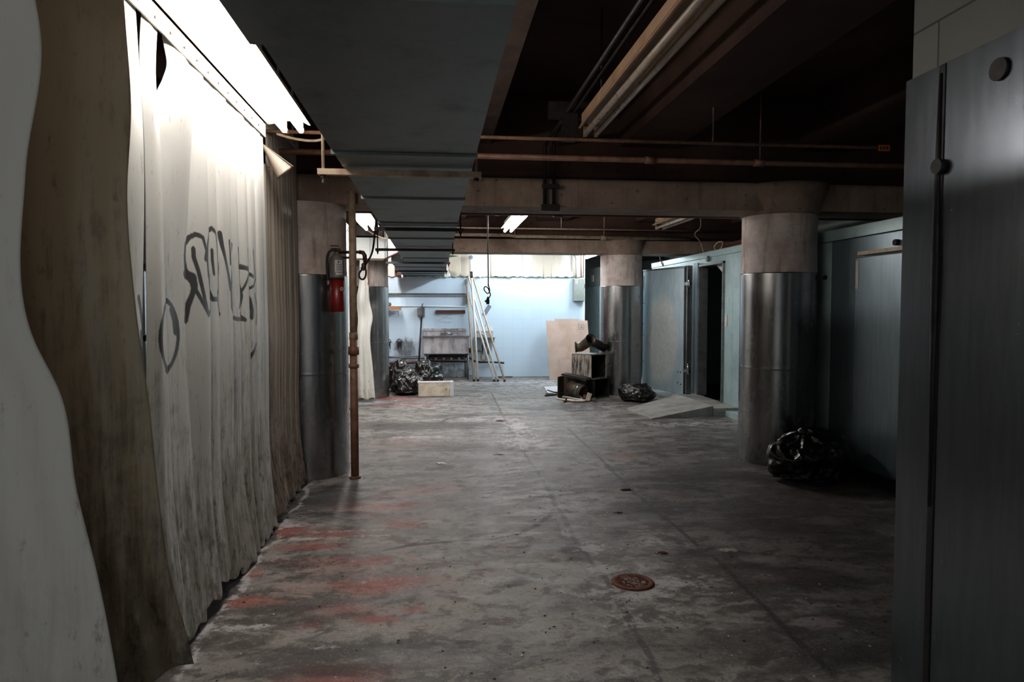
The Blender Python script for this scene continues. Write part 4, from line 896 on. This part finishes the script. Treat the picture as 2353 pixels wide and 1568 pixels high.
pole('white pole crossing the bundle from upper left to lower right', (1.165, 13.74, .01), (.64, 14.70, 1.98), .021, 'wood_white')
pole('cream pole just right of the crossing white pole', (1.235, 13.72, .01), (.70, 14.69, 2.12), .021, 'wood_white')
pole('rightmost tan pole, leaning at the widest slant', (1.365, 13.70, .01), (.80, 14.70, 2.10), .019, 'wood')
# low skirting debris
tag(obj('timber_offcut', tubeb([(1.30, 14.62, .012), (1.62, 14.58, .012)], .012, 6), 'rust_pipe'), 'dark stick lying on the floor against the tiled wall right of the poles', 'stick')

# ================================================================ SINK
t = thing('steel_sink', 'grimy stainless steel sink on legs against the tiled wall', 'sink', (.23, 14.45, 0))
X0, X1 = -.475, .452
bm = B()
box(bm, X0, X1, -.20, -.19, .545, .87); box(bm, X0, X1, .20, .21, .545, .87); box(bm, X0, X0+.012, -.19, .20, .545, .87); box(bm, X1-.012, X1, -.19, .20, .545, .87); box(bm, -.01, .01, -.19, .20, .6, .85); box(bm, X0, X1, -.20, .21, .535, .547)
obj('basin', bm, 'sink_steel', t)
bm = B(); box(bm, X0-.015, X1+.015, -.235, -.19, .872, .905); box(bm, X0-.015, X0+.02, -.19, .21, .872, .895); box(bm, X1-.02, X1+.015, -.19, .21, .872, .895); bevel(obj('rim', bm, 'galv', t), .006)
bm = B(); box(bm, X0, X1-.03, .235, .255, .87, .99); box(bm, X0, X1-.03, .225, .27, .985, 1.04); box(bm, X0, X1, .20, .26, .865, .88); bevel(obj('backsplash', bm, 'sink_steel', t), .004)
for x, y in ((X0+.04, -.15), (X1-.02, -.15), (X0+.04, .20), (X1-.05, .20)):
    bm = B(); tube(bm, [(x, y, 0), (x, y, .54)], .022, 12); obj('leg', bm, 'galv', t)
bm = B(); tube(bm, [(-.10, .19, .93), (.12, .19, .93)], .014, 10); 
for x in (-.10, .12): tube(bm, [(x, .24, .93), (x, .15, .93)], .018, 10); tube(bm, [(x, .15, .93), (x-.02, .12, .97)], .010, 8)
tube(bm, [(.0, .19, .93), (.0, .19, 1.0)], .016, 10); tube(bm, [(.0, .19, .985), (.02, .17, 1.005), (.13, .06, 1.02), (.24, -.02, 1.025), (.26, -.03, 1.0)], .009, 8)
obj('faucet', bm, 'chrome', t)
bm = B(); tube(bm, [(-.36, .05, .47), (.42, .05, .47)], .028, 10); tube(bm, [(-.36, .05, .47), (-.36, .05, .40), (-.30, .05, .36), (.45, .05, .35)], .018, 8); box(bm, -.30, .36, .02, .12, .395, .50)
obj('drain_pipe', bm, 'dark_metal', t)
for i in range(4):
    x = -.22+i*.16
    bm = B(); tube(bm, [(x, .02, .42), (x, -.03, .42)], .024, 12); obj('valve_knob', bm, 'cream_pipe', t)
# hand sink
t = thing('hand_sink', 'small wall-hung steel hand sink right of the big sink, behind the poles', 'sink', (1.02, 14.58, .78))
bm = B(); box(bm, -.20, .20, -.17, -.16, -.02, .07); box(bm, -.20, -.19, -.16, .15, -.02, .07); box(bm, .19, .20, -.16, .15, -.02, .07); box(bm, -.20, .20, -.17, .15, -.03, -.015); box(bm, -.215, .215, -.19, -.155, .055, .08); box(bm, -.21, .21, .10, .16, .055, .08)
bevel(obj('basin', bm, 'galv', t), .004)
obj('backsplash', boxb(-.18, .195, .13, .155, .08, .20), 'sink_steel', t); obj('backsplash_cap', boxb(-.18, .195, .12, .16, .20, .275), 'panel_white', t)
bm = B(); tube(bm, [(.0, .12, .13), (.0, .06, .13), (-.02, .03, .11)], .012, 8); tube(bm, [(-.03, .12, .15), (-.03, .12, .10)], .018, 8); tube(bm, [(.03, .14, .275), (.04, .12, .34), (.07, .08, .35), (.10, .06, .31)], .007, 8, smooth_pts=4); obj('faucet', bm, 'chrome', t)
bm = B(); tube(bm, [(.04, .0, -.03), (.04, .0, -.34), (.02, .0, -.40), (-.04, .0, -.40), (-.06, .0, -.36), (-.06, .02, -.25), (-.10, .1, -.22), (-.2, .14, -.22)], .018, 10, smooth_pts=4); obj('trap', bm, 'cream_pipe', t)
for x in (-.03, .085): obj('supply_pipe', tubeb([(x, .08, -.03), (x, .08, -.30)], .011, 8), 'dark_metal', t)
# wall pipes
pipe('wall_pipe', 'rust-brown pipe along the foot of the tiled wall, left of the sink', [(-.95, 14.66, .31), (-.5, 14.66, .325), (-.05, 14.66, .355)], .024, 'rust_pipe', fit=[((-.95, 14.66, .31), (-.85, 14.66, .315), .032)])
pipe('wall_pipe', 'thin grey pipe above the rust-brown one, left of the sink', [(-1.0, 14.68, .44), (-.30, 14.68, .455)], .011, 'grey_plastic', fit=[((-.98, 14.68, .44), (-.73, 14.68, .445), .024)])
pipe('wall_pipe', 'second thin grey pipe just below the first, ending at the sink leg', [(-.72, 14.70, .405), (-.05, 14.70, .415)], .009, 'dark_metal')
pipe('wall_pipe', 'dark low pipe along the wall between the two sinks and the poles', [(.72, 14.68, .42), (.86, 14.68, .33), (1.22, 14.68, .32), (1.45, 14.68, .30)], .020, 'dark_metal', sp=3)
tag(bevel(obj('outlet_box', boxb(.70, .76, 14.71, 14.745, .52, .62), 'dark_metal'), .003) and C.objects[-1], 'small dark outlet box between the sink and the poles', 'outlet')
# shelf rail, dispenser, bar
t = thing('wall_rail', 'long slotted metal rail fixed high across the left of the tiled wall', 'shelf rail', (-.15, 14.74, 1.76))
bm = B(); box(bm, -.95, .80, -.02, -.002, -.015, .018); obj('slotted_strip', bm, 'galv', t)
bm = B()
for i in range(50): box(bm, -.93+i*.034, -.915+i*.034, -.0215, -.0195, -.006, .008)
obj('slots', bm, 'ink', t)
obj('lower_strip', boxb(-.95, .80, -.012, -.002, -.052, -.040), 'galv', t)
obj('end_bracket', boxb(.80, .86, -.05, -.002, -.20, -.01), 'grey_plastic', t)
pipe('wall_pipe', 'thin grey wire duct running level under the slotted rail', [(-.95, 14.735, 1.505), (.63, 14.735, 1.50)], .010, 'panel_white')
t = thing('soap_dispenser', 'grey wall dispenser above the left end of the sink', 'dispenser', (-.30, 14.68, 1.36))
bm = B(); box(bm, -.07, .07, -.04, .065, -.06, .11); bevel(obj('case', bm, 'grey_plastic', t), .015, 3)
obj('lid', boxb(-.02, .085, -.05, .065, .10, .12), 'galv', t); obj('side_plate', boxb(.06, .085, -.06, .065, -.08, .12), 'galv', t)
obj('spout', tubeb([(.03, 0, .12), (.03, .01, .18), (.05, .0, .20)], .012, 8), 'galv', t)
t = thing('broom_handle', 'dark slanting broom handle leaning under the wall dispenser', 'broom', (-.36, 14.40, .0))
obj('handle', tubeb([(0, .0, .01), (.075, .29, 1.27)], .018, 8), 'dark_metal', t)
t = thing('tool_bar', 'short reddish-brown bar screwed to the tiled wall above the sink', 'wall bar', (.32, 14.74, 1.385))
bevel(obj('bar', boxb(-.31, .31, -.03, -.002, -.035, .035), 'red_clay', t), .004); obj('lip', boxb(-.31, .31, -.034, -.002, .022, .036), 'dark_metal', t)
obj('wire', tubeb([(-.30, -.004, -.06), (-.1, -.004, -.12), (.02, -.004, -.13), (.02, -.004, -.05), (-.1, -.004, -.10), (-.28, -.004, -.18), (-.05, -.004, -.22), (.02, -.004, -.20)], .0025, 5), 'grey_plastic', t)
for i, (x, lab) in enumerate(((-.975, 'left-hand dark tool hook on the tiled wall, next to the far left column'), (-.75, 'right-hand dark tool hook on the tiled wall, nearer the sink'))):
    t = thing('tool_hook', lab, 'wall hook', (x, 14.735, .725), 0, 'dark tool hooks')
    bm = B(); box(bm, -.04, .04, -.04, -.002, -.06, .03); obj('body', bm, 'dark_metal', t)
    obj('arch', tubeb([(-.045, -.02, .02), (-.04, -.02, .07), (0, -.02, .09), (.04, -.02, .07), (.045, -.02, .02)], .008, 8, sp=3), 'dark_metal', t)
    bm = B(); box(bm, -.08, .08, -.02, -.010, .028, .040); box(bm, -.045, -.032, -.03, -.02, -.11, -.06); box(bm, .032, .045, -.03, -.02, -.11, -.06); obj('cross_piece', bm, 'dark_metal', t)
t = thing('wire_shelf', 'small wire shelf on the tiled wall beside the far left column', 'wall shelf', (-.93, 14.6, 1.40))
bm = B()
for i in range(7): tube(bm, [(-.2+i*.06, .14, 0), (-.2+i*.06, -.12, 0)], .004, 6)
for y in (-.12, .0, .13): tube(bm, [(-.21, y, 0), (.18, y, 0)], .005, 6)
tube(bm, [(.17, .14, -.10), (.17, -.11, .0)], .005, 6); tube(bm, [(-.20, .14, -.10), (-.20, -.11, .0)], .005, 6)
obj('grid', bm, 'dark_metal', t)
bm = B(); v = box(bm, -.15, .23, -.10, .08, 0, .06); xf(bm, v, Matrix.Rotation(.12, 4, 'Y'))
tag(obj('cardboard_tray', bm, 'card_tan', loc=(-.93, 14.6, 1.445)), 'tan cardboard tray sliding off the small wire shelf', 'cardboard')
bm = B(); bmesh.ops.create_icosphere(bm, subdivisions=3, radius=.07)
for v in bm.verts: v.co *= 1+.25*noise.noise(v.co*20); v.co.z *= .6
tag(obj('rag', bm, 'tin', None, True, loc=(-.96, 14.6, 1.545)), 'crumpled brown rag on top of the tan cardboard tray', 'rag')
t = thing('pull_switch', 'small white switch bulb dangling below the far end of the duct', 'pull switch', (-.64, 14.0, 2.09))
obj('bulb', tubeb([(0, 0, -.04), (0, 0, .035)], .022, 12), 'paper', t); obj('cap', tubeb([(0, 0, .035), (0, 0, .06)], .012, 10), 'cord', t)
obj('cord', tubeb([(0, 0, .06), (0, 0, .6)], .003, 6), 'cord', t)
# electrical panel
t = thing('electrical_panel', 'grey electrical box at the upper right corner of the tiled wall', 'electrical box', (3.045, 14.66, 1.85))
bevel(obj('cabinet', boxb(-.12, .12, -.06, .085, -.24, .245), 'box_grey', t), .006)
bevel(obj('cover', boxb(-.11, .11, -.07, -.06, -.23, .235), 'box_grey', t), .004)
obj('sticker', boxb(-.085, -.03, -.0725, -.07, .12, .225), 'paper', t)
bm = B()
for z in (.205, .185, .145, .13): box(bm, -.075, -.04, -.0735, -.0725, z, z+.006)
obj('sticker_print', bm, 'ink', t)
obj('lever', boxb(.12, .145, -.04, -.01, .04, .13), 'dark_metal', t)
obj('conduit', tubeb([(-.055, 0, .245), (-.055, 0, .62), (-.065, 0, .70), (-.11, 0, .76), (-.2, 0, .80)], .018, 10, sp=3), 'galv', t)
pipe('corner_conduit', 'thin rusty conduit down the corner of the strip curtain above the electrical box', [(3.10, 14.66, 2.13), (3.10, 14.66, 2.7)], .014, 'brown_pipe')
# ================================================================ CARDBOARD SHEETS
def sheet(name, label, x0, x1, h, y0, y1, mat, cat, th=.012, tw=0.):
    t = thing(name, label, cat, ((x0+x1)/2, y0, 0), tw)
    w = (x1-x0)/2; a = math.atan2(y1-y0, h); bm = B(); v = box(bm, -w, w, 0, th, 0, math.hypot(h, y1-y0)); xf(bm, v, Matrix.Rotation(-a, 4, 'X'))
    obj('board', bm, mat, t); return t, a
t, a = sheet('cardboard_sheet', 'big flat brown cardboard sheet with two arrows printed on it, leaning on the tiled wall', 2.33, 3.22, 1.20, 14.10, 14.56, 'card', 'cardboard', tw=.0)
bm = B(); th = -.0015; cx, cz, s = .245+.05, 1.145, .062
vv = []
vv += box(bm, cx-s, cx+s, th, 0, cz+s-.005, cz+s); vv += box(bm, cx-s, cx+s, th, 0, cz-s, cz-s+.005); vv += box(bm, cx-s, cx-s+.005, th, 0, cz-s, cz+s); vv += box(bm, cx+s-.005, cx+s, th, 0, cz-s, cz+s)
for z in (cz+.02, cz-.02):
    vv += box(bm, cx-.032, cx+.022, th, 0, z-.004, z+.004)
    tri = [bm.verts.new(p) for p in ((cx+.014, th, z+.012), (cx+.014, th, z-.012), (cx+.036, th, z))]; bm.faces.new(tri); vv += tri
xf(bm, vv, Matrix.Rotation(-a, 4, 'X')); obj('arrow_print', bm, 'ink', t)
bm = B(); vv = []
for i in range(3):
    for k in range(4): vv += box(bm, -.02+i*.022, -.006+i*.022, th, 0, .60+k*.035, .615+k*.035)
xf(bm, vv, Matrix.Rotation(-a, 4, 'X')); obj('faint_stamp', bm, 'card_tan', t)
sheet('cardboard_sheet', 'second brown cardboard sheet peeking out behind the printed one', 2.52, 3.05, 1.235, 14.20, 14.60, 'card', 'cardboard')
sheet('cardboard_sheet', 'small brown cardboard piece standing in front of the big sheet beside the tin box', 2.46, 2.72, .42, 13.7, 13.86, 'card', 'cardboard')

# ================================================================ SCRAP PILE
def tinbox(name, label, loc, rz, w, dd, h, mat, open_side='x', inner='black_hole'):
    t = thing(name, label, 'tin box', loc, rz); th = .012
    bm = B(); box(bm, -w/2, w/2, -dd/2, -dd/2+th, 0, h); box(bm, -w/2, w/2, dd/2-th, dd/2, 0, h); box(bm, -w/2, w/2, -dd/2, dd/2, 0, th); box(bm, -w/2, w/2, -dd/2, dd/2, h-th, h)
    box(bm, -w/2, -w/2+th, -dd/2, dd/2, 0, h); obj('shell', bm, mat, t)
    bm = B(); box(bm, -w/2+th, w/2-.02, -dd/2+th, -dd/2+th+.003, th, h-th); box(bm, -w/2+th, w/2-.02, dd/2-th-.003, dd/2-th, th, h-th); box(bm, -w/2+th, -w/2+th+.003, -dd/2+th, dd/2-th, th, h-th); box(bm, -w/2+th, w/2-.02, -dd/2+th, dd/2-th, h-th-.003, h-th)
    box(bm, -w/2+th, w/2-.02, -dd/2+th, dd/2-th, th, th+.003)
    obj('black_lining', bm, inner, t); return t  # inner faces covered in plain black
rzb = math.radians(-50)
# corner toward the camera: left face pale, right face open and black
tinbox('tin_box', 'black-lined tin box on the floor, bottom of the scrap pile', (2.56, 11.26, 0), rzb, .44, .40, .31, 'black_hole')
tinbox('tin_box', 'grease-streaked tin box with a black open side, stacked on the lower box', (2.52, 11.24, .312), rzb, .40, .42, .40, 'grease')
t = thing('pipe_elbow', 'sooty stovepipe elbow with its dark round mouth facing out, on top of the tin boxes', 'duct pipe', (2.36, 11.2, .80))
bm = B(); pipe_shell(bm, [(-.07, .05, .02), (.02, .03, .03), (.075, -.06, .08), (.12, -.24, .165)], .083); obj('bend', bm, 'tin', t)
bm = B(); tube(bm, [(-.078, .052, .02), (-.055, .047, .022)], .090, 28); obj('collar', bm, 'rust_pipe', t)
bm = B(); pipe_shell(bm, [(.1165, -.225, .158), (.1225, -.25, .170)], .088, .006); obj('mouth_ring', bm, 'dark_metal', t)
bm = B(); tube(bm, [(.02, .03, .03), (.0, .0325, .028)], .070, 20); obj('dark_bore_disc', bm, 'black_hole', t)  # black disc in the bore, standing in for the shade inside
t = thing('stovepipe_branch', 'dark stovepipe length slanting down to the right behind the elbow', 'duct pipe', (2.58, 11.32, .80))
bm = B(); pipe_shell(bm, [(-.06, -.0, .13), (.24, .05, -.0)], .078); obj('length', bm, 'dark_metal', t)
bm = B(); tube(bm, [(.15, .035, .04), (.155, .036, .038)], .070, 20); obj('dark_bore_disc', bm, 'black_hole', t)  # shade within the length, as a black disc
# open trough lying on its side with a short flue in it
t = thing('tin_trough', 'open tin trough tipped on its side at the left of the scrap pile', 'tin trough', (2.20, 11.02, 0), math.radians(-32))
bm = B(); th = .01
for f in ((-.19, .19, .10, .11, 0, .36), (-.20, -.19, -.16, .11, .0, .36), (-.20, .19, -.16, .11, .0, .01)): box(bm, *f)
v = box(bm, -.20, .23, -.16, .11, .36, .37); xf(bm, v[:], Matrix.Translation((0, 0, .0)) @ Matrix.Rotation(.16, 4, 'Y'))
obj('shell', bm, 'tin', t)
bm = B(); v = box(bm, -.20, .22, -.15, .10, .372, .385); xf(bm, v, Matrix.Rotation(.16, 4, 'Y')); obj('soot_crust', bm, 'black_hole', t)
t = thing('flue_pipe', 'dented bright tin flue pipe lying inside the tipped trough', 'duct pipe', (2.24, 10.92, .155))
bm = B(); pipe_shell(bm, [(-.09, .10, .04), (.0, .0, .01), (.09, -.11, -.03)], .108); obj('length', bm, 'tin', t)
bm = B(); pipe_shell(bm, [(.015, -.02, .005), (.055, -.065, -.013)], .114, .006); obj('band', bm, 'tin_light', t)
bm = B(); tube(bm, [(-.03, .03, .02), (-.035, .036, .022)], .102, 20); obj('dark_bore_disc', bm, 'black_hole', t)  # black disc for the shaded inside of the flue
t = thing('tin_ring', 'small rusty pipe ring lying at the mouth of the flue', 'pipe ring', (2.36, 10.76, .045))
bm = B(); pipe_shell(bm, [(-.02, .03, 0), (.02, -.03, 0)], .045, .008, 20); obj('ring', bm, 'rust_pipe', t)
tag(obj('white_board', (lambda b: (xf(b, box(b, -.20, .17, -.20, .20, 0, .012), Matrix.Rotation(-.03, 4, 'Y') @ Matrix.Rotation(.16, 4, 'X')), b)[1])(B()), 'white_board', loc=(2.11, 11.95, .035)), 'white laminate board lying on the floor left of the scrap pile', 'board')
tag(obj('brown_lath', tubeb([(1.98, 11.15, .03), (2.23, 11.45, .30)], .014, 6), 'wood'), 'brown lath propped on the tipped trough', 'stick')
sticks = [((1.80, 11.35, .01), (2.03, 11.48, .012), .010, 'ink', 'thin black stick poking out left of the white board'), ((1.86, 11.60, .01), (1.96, 11.35, .03), .008, 'dark_metal', 'short dark stick crossing the end of the thin black stick'),
 ((1.98, 10.55, .008), (2.06, 10.80, .03), .012, 'dark_metal', 'dark stub on the floor in front of the white board'), ((1.95, 11.22, .085), (2.28, 10.86, .07), .008, 'ink', 'dark lath slanting across the white board'),
 ((2.07, 10.88, .012), (2.20, 10.62, .012), .010, 'wood_white', 'short white rod lying nearest the camera in the scrap'), ((2.05, 11.1, .02), (2.37, 10.72, .012), .014, 'wood_white', 'long white rod pointing at the hammer-shaped block'),
 ((2.13, 11.0, .02), (2.34, 10.66, .014), .011, 'wood_white', 'second white rod beside the long one'), ((2.16, 11.15, .20), (2.30, 10.80, .03), .013, 'white_paint', 'white strap bent down from the edge of the trough')]
sticks += [((1.93, 10.98, .012), (2.16, 10.62, .012), .012, 'wood_white', 'white rod at the left edge of the scattered rods'), ((2.02, 11.30, .05), (2.20, 11.22, .20), .010, 'white_paint', 'thin white lath leaning on the back of the trough'),
 ((1.98, 10.78, .02), (2.30, 10.58, .012), .011, 'wood_white', 'white rod lying crosswise in front of the others'), ((1.90, 11.7, .06), (2.10, 11.30, .03), .009, 'dark_metal', 'dark rod lying along the edge of the white board')]
for a, b, r, m_, lab in sticks: tag(obj('scrap_stick', tubeb([a, b], r*1.25, 8), m_), lab, 'stick', 'sticks in the scrap pile')
tag(obj('white_block', (lambda b: (xf(b, box(b, -.03, .03, -.03, .03, 0, .12), Matrix.Rotation(.35, 4, 'Y')), b)[1])(B()), 'white_paint', loc=(2.37, 10.70, .012)), 'white hammer-shaped block at the right end of the white rods', 'block')
tag(obj('bent_wire', tubeb([(2.24, 10.84, .012), (2.30, 10.72, .012), (2.27, 10.60, .012), (2.20, 10.62, .012)], .008, 8, sp=5), 'wood_white'), 'white bent wire hooking back on itself in the scrap', 'wire')
tag(obj('wire_coil', tubeb([(2.12+.17*math.cos(a)*1.3+.1, 10.72+.17*math.sin(a), .010) for a in np.linspace(2.6, 6.4, 24)], .008, 8), 'rust_pipe'), 'rusty brown wire curled around the front of the scrap', 'wire')
bm = B(); bmesh.ops.create_icosphere(bm, subdivisions=3, radius=.04)
for v in bm.verts: v.co *= 1+.4*noise.noise(v.co*40); v.co.z *= .8
tag(obj('crumpled_foil', bm, 'tin_light', None, True, loc=(2.46, 10.62, .032)), 'crumpled foil lump at the right end of the rusty wire', 'foil')

# ================================================================ FLOOR DRAIN AND GRIT
t = thing('floor_drain', 'round rust-orange floor drain with a slotted grate clogged by debris', 'floor drain', (1.032, 3.532, 0))
bm = B(); lathe(bm, [(.112, .001), (.113, .006), (.106, .010), (.088, .010), (.084, .006)], 48, closed=False); obj('rim', bm, 'drain', t)
bm = B(); lathe(bm, [(.085, .0035), (.0, .0035)], 32, closed=False); obj('pit', bm, 'black_hole', t)
bm = B(); ca, sa = math.cos(.35), math.sin(.35)
for i in range(11):
    y = -.075+i*.015; hw = math.sqrt(max(0, .084**2-y*y))
    v = box(bm, -hw, hw, y-.004, y+.004, .004, .009); xf(bm, v, Matrix.Rotation(.35, 4, 'Z'))
v = box(bm, -.03, .022, -.084, .084, .004, .0095); xf(bm, v, Matrix.Rotation(.35, 4, 'Z')); obj('grate', bm, 'drain', t)
bm = B(); r5 = random.Random(5)
for i in range(46):
    a = r5.uniform(0, 2*PI); q = .06*math.sqrt(r5.random()); s = r5.uniform(.002, .006)
    x, y = q*math.cos(a), q*math.sin(a)-.02
    v = box(bm, -s, s, -s*.7, s*.7, 0, s*.8); xf(bm, v, Matrix.Translation((x, y, .009)) @ Matrix.Rotation(r5.uniform(0, 3), 4, 'Z'))
o = obj('clogged_debris', bm, 'board_grey', t); o['kind'] = 'stuff'
def grit(name, label, mat, n, seed, smin, smax, xr, yr):
    bm = B(); r = random.Random(seed)
    for i in range(n):
        y = yr[0]+(yr[1]-yr[0])*r.random()**1.3; x = r.uniform(*xr); s = r.uniform(smin, smax)
        k = r.randint(4, 6); top = []; bot = []
        for j in range(k):
            a = 2*PI*j/k+r.uniform(-.3, .3); q = s*r.uniform(.5, 1.2)
            top.append(bm.verts.new((x+q*math.cos(a)*.8, y+q*math.sin(a)*.8, s*.35))); bot.append(bm.verts.new((x+q*math.cos(a), y+q*math.sin(a), .0005)))
        bm.faces.new(top)
        for j in range(k): bm.faces.new((bot[j], bot[(j+1) % k], top[(j+1) % k], top[j]))
    o = obj(name, bm, mat); tag(o, label, 'floor grit'); o['kind'] = 'stuff'; return o
grit('dark_grit', 'dark crumbs of dirt strewn all over the concrete floor', 'ink', 900, 11, .002, .0085, (-1.0, 3.3), (2.2, 12.5))
grit('pale_grit', 'pale paint flakes strewn all over the concrete floor', 'paper', 420, 12, .002, .0075, (-1.0, 3.2), (2.2, 13.8))
for i, (x, y, s, m_, lab) in enumerate(((1.52, 5.38, .05, 'ink', 'black lump of dirt on the floor midway to the right column'), (1.28, 4.78, .035, 'tin', 'small dark flake on the floor left of the right column'),
        (.62, 6.85, .05, 'tin', 'small dark chunk on the floor in the middle of the aisle'), (.05, 6.5, .045, 'white_board', 'white chip on the floor right of the near left column'), (-.62, 11.05, .03, 'paper', 'white crumb on the red stain before the squat bag'), (.52, 4.4, .03, 'paper', 'curled white flake in the centre of the floor'),
        (.83, 8.9, .06, 'rust_pipe', 'flat rusty lid on the floor in mid aisle'), (1.75, 3.95, .045, 'column', 'broken pinkish shard of plaster on the dark floor left of the bag'), (1.32, 3.95, .035, 'dark_red', 'dark red flake on the floor above the drain'))):
    bm = B(); bmesh.ops.create_icosphere(bm, subdivisions=2, radius=s)
    for v in bm.verts: v.co *= 1+.8*noise.noise(v.co*(1.3/s)+Vector((i, 0, 0))); v.co.y *= .6; v.co.z = max(0, v.co.z*.18+s*.05)
    tag(obj('floor_flake', bm, m_, loc=(x, y, 0.0005)), lab, 'flake')

# ================================================================ CAMERA, SKY
w = bpy.data.worlds.new('daylight_outside'); bpy.context.scene.world = w; w.use_nodes = True
bg = w.node_tree.nodes['Background']; bg.inputs['Color'].default_value = WORLD_C; bg.inputs['Strength'].default_value = WORLD_S
cam = bpy.data.cameras.new('camera'); co = bpy.data.objects.new('camera', cam); C.objects.link(co)
cam.sensor_width = 36; cam.lens = 1600/2353*36; cam.clip_start = .05
co.location = (0, 0, 1.45); co.rotation_euler = (PI/2-math.atan(74/1600), 0, -math.radians(6.2883))
cam.dof.use_dof = True; cam.dof.focus_distance = 9.0; cam.dof.aperture_fstop = 9
sc = bpy.context.scene; sc.camera = co
sc.view_settings.view_transform = 'Standard'; sc.view_settings.look = 'None'; sc.view_settings.gamma = 1; sc.view_settings.use_curve_mapping = False
sc.view_settings.exposure = EXPO
sc.cycles.use_denoising = True; sc.cycles.sample_clamp_indirect = 4; sc.cycles.max_bounces = 8; sc.cycles.diffuse_bounces = 4; sc.cycles.glossy_bounces = 4
